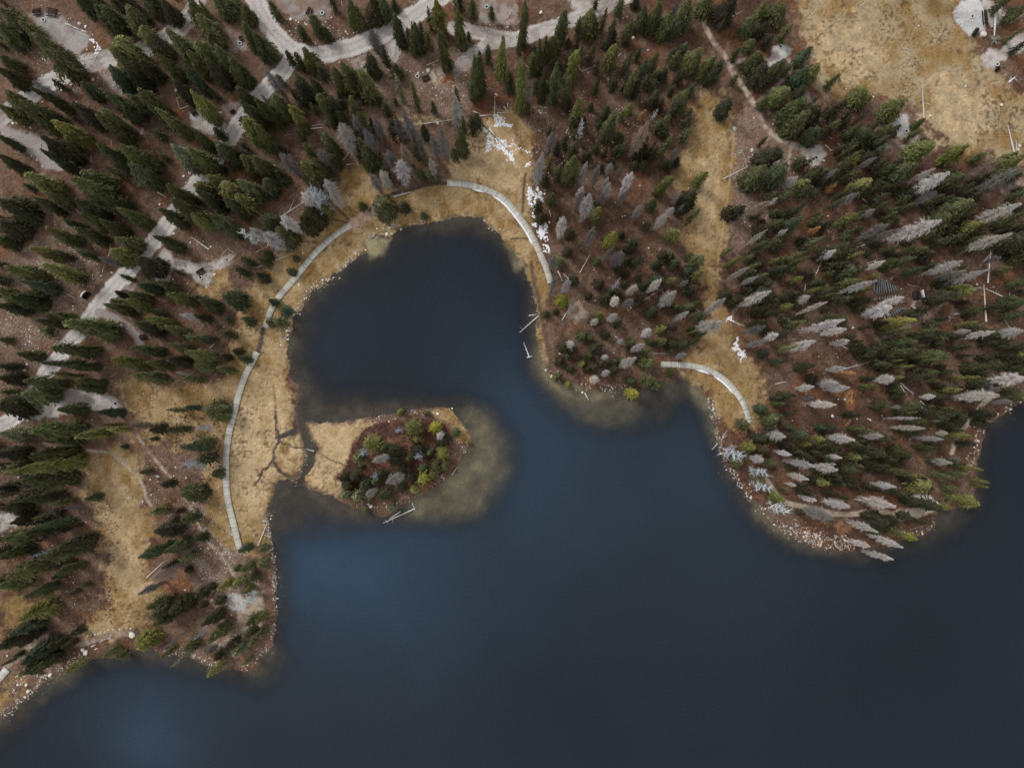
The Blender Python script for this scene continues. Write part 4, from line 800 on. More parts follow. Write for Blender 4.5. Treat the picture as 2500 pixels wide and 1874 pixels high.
# ------------------------------------------------------------------ place the trees
def gz(px, py):
    return float(height(np.array([[px]], float), np.array([[py]], float))[0, 0])
def plant_all():
    rec = []
    for (ox, oy), txt in TREES.items():
        for s in txt.split():
            a = s.split(','); tx, ty, L, W = (float(v) for v in a[:4]); tone = a[4]
            tx = ox + tx / TS; ty = oy + ty / TS; L /= TS; W /= TS
            dead = tone in 'GWSNr'
            dx, dy = NADX - tx, NADY - ty; D = math.hypot(dx, dy); ux, uy = dx / D, dy / D
            if L < 1.35 * W or D < 330:       # compact crown seen nearly from above
                cx_, cy_ = tx + ux * L * .5, ty + uy * L * .5
                h = min(2.3 * W * M, 11.0) if D < 430 or L < 1.2 * W else min(2.8 * W * M, 13)
                if dead: h = min(5.2 * W * M, 17)
                f = .5 * h / HCAM * 1.0
                bx, by = cx_ + ux * f * D, cy_ + uy * f * D
            else:
                Lb = max(L - W * .42, .6 * L) if not dead else L * 1.08
                bx, by = tx + ux * Lb, ty + uy * Lb
                h = HCAM * (1 - (D - Lb) / D)
                h = min(max(h, 1.2 * W * M), 30)
                # keep the tip where it is when the height was clamped
                Lb = D * h / HCAM
                bx, by = tx + ux * Lb, ty + uy * Lb
            rec.append([tx, ty, bx, by, h, W * M, tone, L * W, L, W])
    bxs = np.array([r[2] for r in rec]); bys = np.array([r[3] for r in rec])
    z = height(bxs[None], bys[None])[0]
    X, Y = p2w(bxs, bys, 0.0)
    rr = random.Random(3)
    greens = [i for i, r in enumerate(rec) if r[6] not in 'GWSNr']
    young = set(i for i in greens if rec[i][9] < 32 and rec[i][8] < 1.3 * rec[i][9] and rec[i][9] * M * 2.3 < 7.2 and math.hypot(rec[i][0] - NADX, rec[i][1] - NADY) > 0)
    tall = [i for i in greens if i not in young]
    tall.sort(key=lambda i: -rec[i][7])
    single = set(tall[:296])
    mass = tall[296:]
    used = set()
    for i, r in enumerate(rec):
        if i in mass_set(mass): continue
        tx, ty, bx, by, h, w, tone, _, L, W = r
        zi = max(float(z[i]), 0.0) - .06
        if tone in 'GWN': kinds = 'dead' if (w > 1.7) else 'deadthin'
        elif tone == 'S': kinds = 'bare'
        elif tone == 'r': kinds = 'young'
        elif i in young: kinds = 'young'
        elif tone in 'oy' and L < 2.1 * W: kinds = 'round'
        else: kinds = 'column' if (rr.random() < .5 and L > 2.2 * W) else 'cone'
        fm, tm = rr.choice(LIB[kinds])
        dead = tone in 'GWSN'
        if dead:
            root = bpy.data.objects.new("dead_tree", None); word = {'G': 'dark grey dead conifer', 'W': 'pale grey dead conifer', 'S': 'silvery white bare dead tree', 'N': 'brownish grey dead conifer'}[tone]; cat = "dead tree"; grp = "dead grey conifers in the forest"
        elif tone == 'r':
            root = bpy.data.objects.new("dying_fir", None); word = 'rusty orange dying fir'; cat = 'dying fir'; grp = "rusty dying firs in the forest"
        elif kinds == 'young':
            root = bpy.data.objects.new("young_fir", None); word = f"small {TONEWORD[tone]} fir"; cat = "young fir"; grp = "small young firs"
        else:
            size = 'tall' if h > 17 else ('short' if h < 9.5 else 'medium')
            root = bpy.data.objects.new("spruce_tree", None); word = f"{size} {TONEWORD[tone]} spruce"; cat = "spruce"; grp = "living spruces round the lake"
        COL.objects.link(root); root.empty_display_size = .5
        root.location = (float(X[i]), float(Y[i]), zi)
        root.rotation_euler = (rr.gauss(0, .02), rr.gauss(0, .02), rr.uniform(0, 6.28))
        c = TONES[{'G': 'g', 'W': 'w', 'S': 's', 'N': 'n'}.get(tone, tone)]
        v = rr.uniform(.80, 1.22) * (1.2 if tx > 1850 else 1.05); dh = .03 if dead else .1
        tint = (min(c[0] * v * rr.uniform(1 - dh, 1 + dh), .85), min(c[1] * v, .82), min(c[2] * v * rr.uniform(1 - dh * 1.5, 1 + dh * 1.5), .82), 1)
        R = w * .5 * ((1.02 if L >= 1.35 * W else 1.15) if not dead else 1.08) * rr.uniform(.9, 1.08) * (.90 if tx < 640 else (1.16 if tx > 1850 and not dead else 1))
        sq = rr.uniform(.88, 1.14)
        for nm, me in (("trunk", tm), ("branches" if dead else "crown", fm)):
            o = bpy.data.objects.new(nm, me); COL.objects.link(o); o.parent = root
            o.scale = (R * sq, R / sq, h); o.color = tint
        want_label(root, word, (tx + bx) / 2, (ty + by) / 2, cat, grp)
    # everything beyond the 300 largest, the shaded understorey and the forest outside the frame: one mass
    V = []; F = []; C = []; T = []; off = 0
    extra = []
    pr = random.Random(11)
    zones = [([(0,0),(420,0),(600,200),(520,420),(250,700),(0,760)], 30, 'kkd'), ([(620,190),(960,250),(1080,420),(760,420),(560,560),(450,500)], 45, 'kkd'),
             ([(1250,120),(1640,60),(1700,220),(1640,420),(1460,420),(1300,340)], 60, 'kkd'), ([(1860,440),(2500,420),(2500,900),(2380,960),(2300,1200),(1960,1210),(1860,1120),(1880,900),(1800,700)], 430, 'kkdd'),
             ([(0,560),(330,640),(500,800),(500,900),(380,920),(200,900),(0,1040)], 12, 'kkd'), ([(0,1080),(210,1100),(210,1450),(0,1500)], 60, 'kkd'),
             ([(1400,640),(1700,560),(1700,860),(1450,920),(1360,880)], 45, 'kkd'), ([(1880,170),(2000,260),(2160,330),(2160,430),(1900,440),(2000,330)], 35, 'kkd'),
             ([(560,0),(600,0),(560,60),(430,130),(330,60),(240,0)], 20, 'kkd')]
    nr = np.random.default_rng(11)
    for pts, n, tn in zones:
        P = np.array(pts, float); m_ = n * 8
        x = nr.uniform(P[:, 0].min(), P[:, 0].max(), (1, m_)); y = nr.uniform(P[:, 1].min(), P[:, 1].max(), (1, m_))
        ok = (sdf_poly(x, y, pts, 50) > 0) & clear_of(x, y)
        for a_, b_ in list(zip(x[ok], y[ok]))[:n]: extra.append((a_, b_, pr.uniform(3.5, 9.5), pr.uniform(1.5, 3.2), pr.choice(tn)))
    x = nr.uniform(-420, 2920, (1, 3000)); y = nr.uniform(-420, 1500, (1, 3000))
    ok = ~((x > -25) & (x < 2525) & (y > -25)) & (lake_sd(x, y) < -10) & ~((x > 1900) & (x < 2600) & (y > -200) & (y < 400) & (nr.random(x.shape) < .8))
    for a_, b_ in list(zip(x[ok], y[ok]))[:420]:
        h = pr.uniform(8, 19)
        extra.append((a_, b_, h, h * pr.uniform(.2, .3), pr.choice('kddmmo')))
    items = [(float(X[i]), float(Y[i]), max(float(z[i]), 0), rec[i][4], rec[i][5], rec[i][6]) for i in mass]
    ex = np.array([[e[0], e[1]] for e in extra]); EX, EY = p2w(ex[:, 0], ex[:, 1]); EZ = height(ex[None, :, 0], ex[None, :, 1])[0]
    for e, a, b_, c_ in zip(extra, EX, EY, EZ): items.append((float(a), float(b_), max(float(c_), 0), e[2], e[3], e[4]))
    full = {k_: spruce_mesh(80 + i, 20, k_, 8, 5) for i, k_ in enumerate(('cone', 'column', 'round'))}
    for j, (x, y, zz, h, w, tone) in enumerate(items):
        if j < len(mass): a, f, c = full[('cone', 'column', 'round')[j % 3 if tone in 'oy' else j % 2]]
        else: a, f, c = LIB['low'][j % 4]
        an = pr.uniform(0, 6.28); R = w * .5
        ca, sa = math.cos(an) * R, math.sin(an) * R
        V.append(np.stack([a[:, 0] * ca - a[:, 1] * sa + x, a[:, 0] * sa + a[:, 1] * ca + y, a[:, 2] * h + zz], 1))
        F.append(f + off); C.append(c); off += len(a)
        tc_ = np.array(TONES[tone]) * pr.uniform(.8, 1.2); T.append(np.repeat(tc_[None], len(f), 0))
    V = np.concatenate(V); F = np.concatenate(F); C = np.concatenate(C); T = np.concatenate(T)
    o = mesh_obj("small_conifers", V, F, M_LEAFMASS); with_leaf(o, C)
    ca = o.data.color_attributes.new("tone", 'FLOAT_COLOR', 'CORNER')
    ca.data.foreach_set("color", np.repeat(np.concatenate([T, np.ones((len(T), 1))], 1), 4, 0).astype(np.float32).ravel())
    o["kind"] = "stuff"; o["label"] = "smaller spruces and shaded understorey filling the forest"; o["category"] = "forest"
_ms = {}
def mass_set(m):
    if id(m) not in _ms: _ms[id(m)] = set(m)
    return _ms[id(m)]
CLEAR = [(l[1], (30 if l[0] == 'line' and l[2] > 9 else 12)) for l in LAYERS if l[0] == 'line']
NOFILL = [(212,720,34),(2165,700,66),(2243,725,44),(2055,965,75),(2005,875,60),(1420,690,70),(2430,700,55),(1960,1010,50),(1560,130,60),(2300,770,40),(110,590,60),(60,790,70),(330,1000,60),(1920,900,50)]
def clear_of(a, b):
    ok = lake_sd(a, b) < -14
    for x0, y0, r0 in NOFILL: ok &= np.hypot(a - x0, b - y0) > r0
    for pts, d in CLEAR: ok &= sdf_line(a, b, pts, 45) > d
    for kind, pts, wd, ca, cb, ns, cl in LAYERS:
        if kind == 'poly' and cl in 'cm': ok &= sdf_poly(a, b, pts, 30) < -9
    return ok
plant_all()
# ------------------------------------------------------------------ built things
M_DECK = simple_mat("weathered_deck", (.47, .485, .475), .14, 5)
M_PLANK = shade_mat("weathered_planks", attr=True)
M_EDGE = simple_mat("dark_timber", (.10, .075, .06), .3, 6)
M_BROWNPAINT = simple_mat("brown_painted_wood", (.040, .026, .024), .25, 5)
M_ASH = simple_mat("ash", (.035, .035, .045), .4, 9)
M_STEEL = simple_mat("pale_galvanised_steel", (.55, .60, .60), .1, 5, .5)
M_WHITE = simple_mat("white_paint", (.72, .74, .74), .08, 4, .6)
M_SNOW = simple_mat("snow", (.76, .78, .83), .16, 2.2, .7)
M_ROCK = simple_mat("pale_granite", None, .22, 4, .9, objcol=True)
M_LOG = simple_mat("bleached_log", None, .25, 5, .85, objcol=True)
M_TIMBER = simple_mat("pale_timber", (.36, .33, .26), .2, 6)
M_GREYGREEN = simple_mat("grey_bench_top", (.15, .19, .20), .2, 6)
M_SHRUB = shade_mat("shrub_twigs", attr=True)

def G(px, py, dz=0.0):
    h_ = max(gz(px, py), 0.0)
    x, y = p2w(np.array(float(px)), np.array(float(py)), h_)
    return float(x), float(y), h_ + dz
def box(cx_, cy_, cz, sx, sy, sz, ang=0.0):
    v = []
    for z in (-.5, .5):
        for a, b in ((-.5, -.5), (.5, -.5), (.5, .5), (-.5, .5)):
            X, Y = a * sx, b * sy
            v.append((cx_ + X * math.cos(ang) - Y * math.sin(ang), cy_ + X * math.sin(ang) + Y * math.cos(ang), cz + z * sz))
    return v, [(0, 3, 2, 1), (4, 5, 6, 7), (0, 1, 5, 4), (1, 2, 6, 5), (2, 3, 7, 6), (3, 0, 4, 7)]
def boxes(name, L, mat, parent=None):
    V = []; F = []
    for b in L:
        v, f = box(*b); n = len(V); V += v; F += [tuple(i + n for i in q) for q in f]
    return mesh_obj(name, V, F, mat, parent=parent)
def root_at(name, px, py, ang=0.0, dz=0.0):
    o = bpy.data.objects.new(name, None); COL.objects.link(o); o.location = G(px, py, dz); o.rotation_euler = (0, 0, ang); o.empty_display_size = .5
    return o
def dup_tree(o, loc, ang):
    r = o.copy(); COL.objects.link(r); r.location = loc; r.rotation_euler = (0, 0, ang)
    for c in list(o.children):
        d = c.copy(); COL.objects.link(d); d.parent = r
    return r

# --- boardwalks
def ribbon(pts):
    """world points and tangents every 0.3 m along a picture polyline"""
    w = [np.array(G(*p)[:2]) for p in smooth_line(pts, 8)]
    d = [0]
    for a, b in zip(w, w[1:]): d.append(d[-1] + float(np.linalg.norm(b - a)))
    W = np.array(w); s = np.arange(0, d[-1], .28)
    x = np.interp(s, d, W[:, 0]); y = np.interp(s, d, W[:, 1])
    tx = np.gradient(x); ty = np.gradient(y); n = np.hypot(tx, ty)
    return x, y, tx / n, ty / n
def boardwalk(pts, width, label, snow=None):
    x, y, tx, ty = ribbon(pts)
    zs = np.array([max(gz(*[float(v) for v in w2p(np.array(a), np.array(b))]), .05) for a, b in zip(x[::12], y[::12])])
    z = np.interp(np.arange(len(x)), np.arange(len(x))[::12], zs); z = np.convolve(np.pad(z, 20, mode='edge'), np.ones(41) / 41, 'valid') + .28
    root = bpy.data.objects.new("boardwalk", None); COL.objects.link(root); root.location = (x[0], y[0], z[0] - .3)
    rel = lambda a, b, c: (a - x[0], b - y[0], c - z[0] + .3)
    rr = random.Random(int(x[0] * 10)); L = []
    k = 0
    for i in range(len(x)):
        a = math.atan2(ty[i], tx[i]) + rr.uniform(-.012, .012)
        sh = rr.uniform(-.03, .03)
        X, Y, Z = rel(x[i], y[i], z[i] + rr.uniform(-.012, .012))
        L.append((X - ty[i] * sh, Y + tx[i] * sh, Z, .245, width, .05, a))
    pl = boxes("plank", L, M_PLANK, root)
    tn = np.array([rr.uniform(.80, 1.12) * (.80 if (k_ % 9) == 0 else 1) * (.93 + .14 * vn(np.array(k_), np.array(3), 14, 4)) for k_ in range(len(L))])
    cc = np.repeat(tn[:, None] * np.array([(.47, .48, .465)]), 6, 0)
    with_leaf(pl, cc / .47); ca_ = pl.data.color_attributes.new("tone", 'FLOAT_COLOR', 'CORNER'); ca_.data.foreach_set("color", np.tile((.60, .585, .555, 1), len(cc) * 4).astype(np.float32)); pl["kind"] = "stuff"
    E = []
    for sgn in (-1, 1):
        for i in range(0, len(x) - 6, 6):
            j = i + 6; a = math.atan2(y[j] - y[i], x[j] - x[i]); mx, my = (x[i] + x[j]) / 2, (y[i] + y[j]) / 2
            X, Y, Z = rel(mx - ty[i] * sgn * width * .36, my + tx[i] * sgn * width * .36, (z[i] + z[j]) / 2 - .14)
            E.append((X, Y, Z, math.hypot(x[j] - x[i], y[j] - y[i]) + .05, .10, .2, a))
    boxes("stringer", E, M_EDGE, root)
    P = []
    for i in range(2, len(x), 9):
        for sgn in (-1, 1):
            X, Y, Z = rel(x[i] - ty[i] * sgn * width * .3, y[i] + tx[i] * sgn * width * .3, z[i] - .45); P.append((X, Y, Z, .14, .14, .6, 0))
    boxes("post", P, M_EDGE, root)
    root["label"] = label; root["category"] = "boardwalk"; root["group"] = "timber boardwalks along the shore"
    return x, y, tx, ty, z
boardwalk([(586,1338),(570,1274),(557,1218),(553,1167),(553,1110),(561,1053),(573,1005),(584,963),(598,920),(622,873),(629,860)], 1.5, "long grey plank boardwalk curving down the west shore of the lake")
boardwalk([(648,799),(655,780),(662,759),(682,725),(718,683),(761,629),(801,589),(835,563),(857,551)], 1.45, "grey plank boardwalk running diagonally up the cove's upper left shore")
BW3 = boardwalk([(1093,448.5),(1121,449),(1145,453),(1178,461),(1210,474.5),(1235,492),(1255,514),(1273,537),(1295,570),(1315,612),(1332,651),(1344,690)], 1.5, "grey plank boardwalk arching round the cove's upper right shore with a strip of snow")
BW4 = boardwalk([(1614,889),(1640,890),(1661,891),(1703,896),(1732,905),(1760,921),(1780,938),(1792,952),(1811,979),(1823,1008),(1829,1032)], 1.4, "short curved grey boardwalk ending in the straw meadow above the east shore")
boardwalk([(18,1632),(5,1648),(-30,1690)], 1.7, "pale boardwalk end cut off by the left edge near the bottom")

def blob_mesh(name, parts, mat, parent=None):
    V = np.concatenate([p[0] for p in parts]); off = 0; F = []
    for p in parts: F.append(np.array(p[1]) + off); off += len(p[0])
    return mesh_obj(name, V, np.concatenate(F), mat, parent=parent)

# --- snow
def snow_patch(pts, label, er=.42, seed=1, th=.12, step=.12, kind=None):
    P = np.array([G(*p) for p in pts]); ppx = np.array(pts, float)
    xs = np.arange(P[:, 0].min() - .5, P[:, 0].max() + .5, step); ys = np.arange(P[:, 1].min() - .5, P[:, 1].max() + .5, step)
    X, Y = np.meshgrid(xs, ys); px, py = w2p(X, Y, .35)
    s = sdf_poly(px + (vn(px, py, 9, seed) - .5) * 9, py + (vn(px, py, 9, seed + 3) - .5) * 9, pts, 40)
    f = sstep(-6, 4, s) - er * 1.45 * sstep(.40, .68, fbm(px, py, 6.5, seed + 5, 3)) - .5 * sstep(.45, .75, vn(px, py, 2.6, seed + 6))
    g = height(px, py); Z = np.maximum(g, 0) - .05 + th * 2.2 * np.clip(f - .3, -.4, .6)
    ny, nx = X.shape; ii = (np.arange(ny - 1)[:, None] * nx + np.arange(nx - 1)[None]).ravel(); fr = f.ravel() > .06
    sel = ii[fr[ii] & fr[ii + 1] & fr[ii + nx] & fr[ii + nx + 1]]
    if not len(sel): return
    q = np.stack([sel, sel + 1, sel + 1 + nx, sel + nx], 1); u, inv = np.unique(q, return_inverse=True)
    V = np.stack([X, Y, Z], -1).reshape(-1, 3)[u]
    c = V.mean(0); o = mesh_obj("snow_patch", V - c, inv.reshape(-1, 4), M_SNOW, smooth=True); o.location = c
    o["label"] = label; o["category"] = "snow patch"; o["group"] = "patches of leftover snow"
def T(ox, oy, L): return [(ox + a / TS, oy + b / TS) for a, b in L]
snow_patch(T(625, 0, [(2045,1005),(2110,990),(2200,1075),(2190,1120),(2050,1080)]), "topmost snow lobe by the crossed logs in the upper meadow", .35, 3)
snow_patch(T(625, 0, [(1950,1080),(2010,1105),(2060,1180),(2130,1210),(2200,1265),(2180,1330),(2080,1300),(1970,1315),(1985,1210),(1960,1150)]), "main snow patch crossed by a dark log in the upper meadow", .38, 7)
snow_patch(T(625, 0, [(2130,1310),(2215,1310),(2225,1400),(2150,1385)]), "small snow lobe at the lower tip of the upper meadow patch", .35, 9)
snow_patch(T(1250, 0, [(-5,1190),(20,1240),(70,1255),(120,1290),(175,1310),(165,1345),(130,1335),(90,1300),(30,1280),(0,1250)]), "thin broken snow trail reaching from the meadow to the trees", .42, 12)
snow_patch(T(1250, 0, [(105,1400),(150,1395),(165,1440),(120,1440)]), "tiny snow spot beside the tall grey dead tree", .4, 13)
snow_patch(T(1250, 470, [(120,-60),(215,-60),(300,-20),(290,80),(240,70),(190,60),(250,150),(280,200),(325,260),(310,330),(300,400),(255,430),(225,370),(190,300),(175,210),(135,110)]), "long tattered snow strip between boardwalk and dark trees", .46, 15)
snow_patch(T(1250, 470, [(250,430),(325,465),(330,515),(275,510)]), "small snow patch at the lower end of the long strip", .36, 17)
snow_patch(T(1250, 470, [(1835,1065),(1895,1055),(1900,1110),(1845,1115)]), "small snow patch highest left of the right forest", .3, 19)
snow_patch(T(1250, 470, [(1915,1240),(1960,1255),(1950,1300),(1990,1310),(1960,1345),(2005,1390),(2035,1425),(1990,1435),(1975,1455),(1930,1390),(1900,1340),(1920,1300)]), "branching snow patch in the straw meadow left of the right forest", .40, 21)
snow_patch(T(1250, 470, [(1990,1350),(2050,1370),(2030,1400),(2000,1390)]), "scattered snow crumbs right of the branching snow patch", .5, 23)
snow_patch(T(0, 0, [(760,345),(795,325),(830,370),(875,420),(860,455),(815,455),(790,400)]), "speckled snow patch by the top left campsite", .5, 25)
def snow_edge(BW, w, i0, i1, sgn, label):
    x, y, tx, ty, z = BW; V = []; n = 0
    rr = random.Random(i0); parts = []
    idx = np.arange(int(i0 * len(x)), int(i1 * len(x)))
    a = .18; prof = []
    for j, i in enumerate(idx):
        wd = .32 * min(1, j / 4, (len(idx) - 1 - j) / 4) * (.7 + .6 * vn(np.array(j), np.array(0), 3, 5)) + .03
        o_ = sgn * (w * .5 + .10)
        for k, (q, zz) in enumerate(((o_ - sgn * wd * .8, .03), (o_, .14), (o_ + sgn * wd * .6, .03))):
            V.append((x[i] - ty[i] * q, y[i] + tx[i] * q, z[i] + zz))
    F = []
    for j in range(len(idx) - 1):
        for k in range(2): b = j * 3 + k; F.append((b, b + 3, b + 4, b + 1))
    c = np.mean(V, 0); o = mesh_obj("snow_strip", np.array(V) - c, F, M_SNOW, smooth=True); o.location = c
    o["label"] = label; o["category"] = "snow strip"; o["group"] = "snow lying along boardwalk edges"
snow_edge(BW3, 1.5, .16, .26, -1, "short snow strip at the start of the upper boardwalk's inner edge")
snow_edge(BW3, 1.5, .31, .74, -1, "long bright snow strip along the upper boardwalk's inner edge")
snow_edge(BW4, 1.4, .30, .44, -1, "thin snow strip on the right boardwalk's bend")
snow_edge(BW4, 1.4, .47, .72, -1, "longer snow strip along the right boardwalk's inner edge")

# --- boulders
def rock_mesh(seed, sub=2):
    import bmesh
    bm = bmesh.new(); bmesh.ops.create_icosphere(bm, subdivisions=sub, radius=1.0)
    r = np.random.default_rng(seed)
    planes = [(v / np.linalg.norm(v), r.uniform(.55, .95)) for v in r.normal(size=(9, 3))]
    for v in bm.verts:
        c = np.array(v.co)
        for n_, d in planes:
            e = c @ n_ - d
            if e > 0: c = c - n_ * e
        v.co = Vector(c * (1, .82, .66))
    me = bpy.data.meshes.new("boulder"); bm.to_mesh(me); bm.free(); me.materials.append(M_ROCK)
    return me
ROCKS = [rock_mesh(s) for s in range(6)]
BOULD = {
(0, 0): "1515,780,28 1585,1520,30 1635,1495,32 1600,1575,16 115,1065,30 145,1060,20 215,1090,22 265,1100,22 805,685,30 370,880,22 615,735,25 530,780,20 860,765,20 880,770,18 275,1345,18 320,1380,20 370,1440,20 1010,760,22 980,740,18 660,878,14 335,680,18 365,650,18 390,520,20 400,545,22 370,512,18 830,490,22 775,510,18 720,522,18 750,430,18 770,465,16 885,480,14 740,470,18 725,480,16 800,300,14 510,120,14 740,235,30 685,205,34 590,165,12 610,160,12 280,48,12 358,50,12 1905,970,20 1885,972,20 2028,910,14 2110,1135,18 2088,1185,14 1435,318,24 460,355,12",
(625, 0): "300,172,34 345,180,18 345,248,22 290,272,18 435,215,20 420,205,16 775,280,26 790,295,22 840,285,14 870,278,12 515,380,26 80,275,20 95,325,18 135,360,22 175,405,22 752,330,16 305,305,14 720,540,18 830,495,20 858,480,20 880,475,16 905,458,18 940,440,16 965,432,16 985,428,14 1010,428,10 795,520,16 1165,210,14 1365,25,14 1485,610,40 1395,633,24 1438,628,18 1300,605,14 1530,560,16 1135,600,16 1145,610,14 1125,585,12 1130,703,12 1170,675,10 555,715,18 1885,395,20 1895,430,20 1860,430,16 1700,745,20 1520,760,12 650,155,18 600,190,16 1300,1565,30 1565,1065,30",
(1250, 0): "250,112,36 1042,328,28 1170,432,16 1912,1110,44 2065,1295,34 2070,1340,20 2082,1018,16 245,972,20 235,955,16 1100,1600,18 955,160,16 990,148,14 2005,462,18 655,625,14 235,1127,16 818,1368,12 1522,1140,12 1765,1165,12 1775,920,12",
(1875, 0): "1848,302,66 1760,180,18 763,755,28 905,835,22 1395,1000,26 2008,908,32 1698,748,26 1700,828,18 1165,865,16 725,1015,26 675,1040,14 500,1012,12 1325,1362,32 1460,1415,24 1515,1425,28 1295,225,18 1505,258,10 1280,810,12 2165,1255,30 2155,1290,20 1985,62,22 2015,65,20 360,38,12 155,405,14 45,1070,18 480,1385,22",
(0, 470): "1378,103,26 1500,355,24 1290,410,26 965,690,22 875,720,18 632,980,18 632,1008,18 440,1228,22 258,1285,20 410,1155,24 215,1530,26 235,1480,28 1850,708,30 1805,780,24 1800,800,18 1615,785,16 1640,430,18 1815,470,26 1490,745,20 1930,1155,12 265,1155,16 100,1200,14 665,590,16",
(625, 470): "1125,360,34 1170,355,22 1100,310,18 1247,318,22 720,738,14 575,755,22 402,522,18 375,612,14 370,800,22 365,790,16 275,1048,38 290,1105,16 265,1190,26 215,1312,22 215,1285,16 775,630,18 860,525,22 885,530,18 945,495,20 1550,230,14 1965,242,14 1105,275,12 210,1180,14",
(1250, 470): "1130,265,18 715,932,18 620,938,12 890,88,12 290,1530,26 340,1585,30 410,1390,22 950,205,12 972,200,12 2005,255,20 2050,290,18 1980,270,12",
(1875, 470): "1272,478,20 518,590,22 1375,585,14 1798,790,22 730,1165,24 1145,832,12 1375,980,24 1357,943,12 1493,970,10 1320,1028,20 1350,1015,16 2195,258,18 1770,55,14 515,203,14 590,1390,12 600,1415,10",
(0, 940): "860,90,30 1360,785,34 1297,812,18 1212,485,20 360,890,30 165,795,26 1302,943,18 1498,785,20 1605,795,24 1603,228,14 1330,175,12 1305,120,10 170,140,22 795,298,12 1105,970,20 1233,1000,24 1745,1098,12 1733,1152,14 1980,1250,10 208,400,16 190,565,12 1768,822,14 1885,870,12",
(625, 940): "1565,245,30 1690,200,18 1145,312,18 1175,1020,18 1215,1015,16 990,1040,36",
(1250, 940): "605,62,22 800,50,16 845,45,14 870,100,14 1903,145,12 1985,235,18 2110,792,18 1735,205,24 2080,812,14",
(1875, 940): "555,265,30 880,300,24 860,290,14 1775,355,24 765,290,14 210,305,14 605,122,14 660,122,22 705,305,14 2085,205,30 1330,1275,22 1715,243,14 825,612,12 852,652,12",
(0, 1404): "1140,510,58 1125,458,20 1030,465,18 978,465,22 935,468,18 905,485,18 870,490,18 850,500,14 820,508,20 785,515,12 757,520,16 945,540,14 925,545,12 905,550,12 880,560,12 865,570,10 500,568,24 400,575,16 740,665,46 435,855,36 230,940,30 245,995,34 1895,600,32 1995,340,18 1595,125,18 65,690,20 715,640,36 215,1045,30 155,940,24"}
rr = random.Random(5)
for (ox, oy), s in BOULD.items():
    for t in s.split():
        a, b, c = (float(v) for v in t.split(','))
        px, py = ox + a / TS, oy + b / TS; R = c / TS * .5 * M * 1.12
        o = bpy.data.objects.new("boulder", rr.choice(ROCKS)); COL.objects.link(o)
        o.location = G(px, py, R * .18); o.rotation_euler = (rr.uniform(-.3, .3), rr.uniform(-.3, .3), rr.uniform(0, 6.28)); o.scale = (R, R, R)
        v = rr.uniform(.50, .68) * (1.12 if c > 27 else 1)
        o.color = (v, v * rr.uniform(.94, .99), v * rr.uniform(.84, .97), 1)
        want_label(o, "large pale boulder" if c > 27 else ("medium pale rock" if c > 17 else "small pale rock"), px, py, "boulder", "pale boulders lying on the ground")

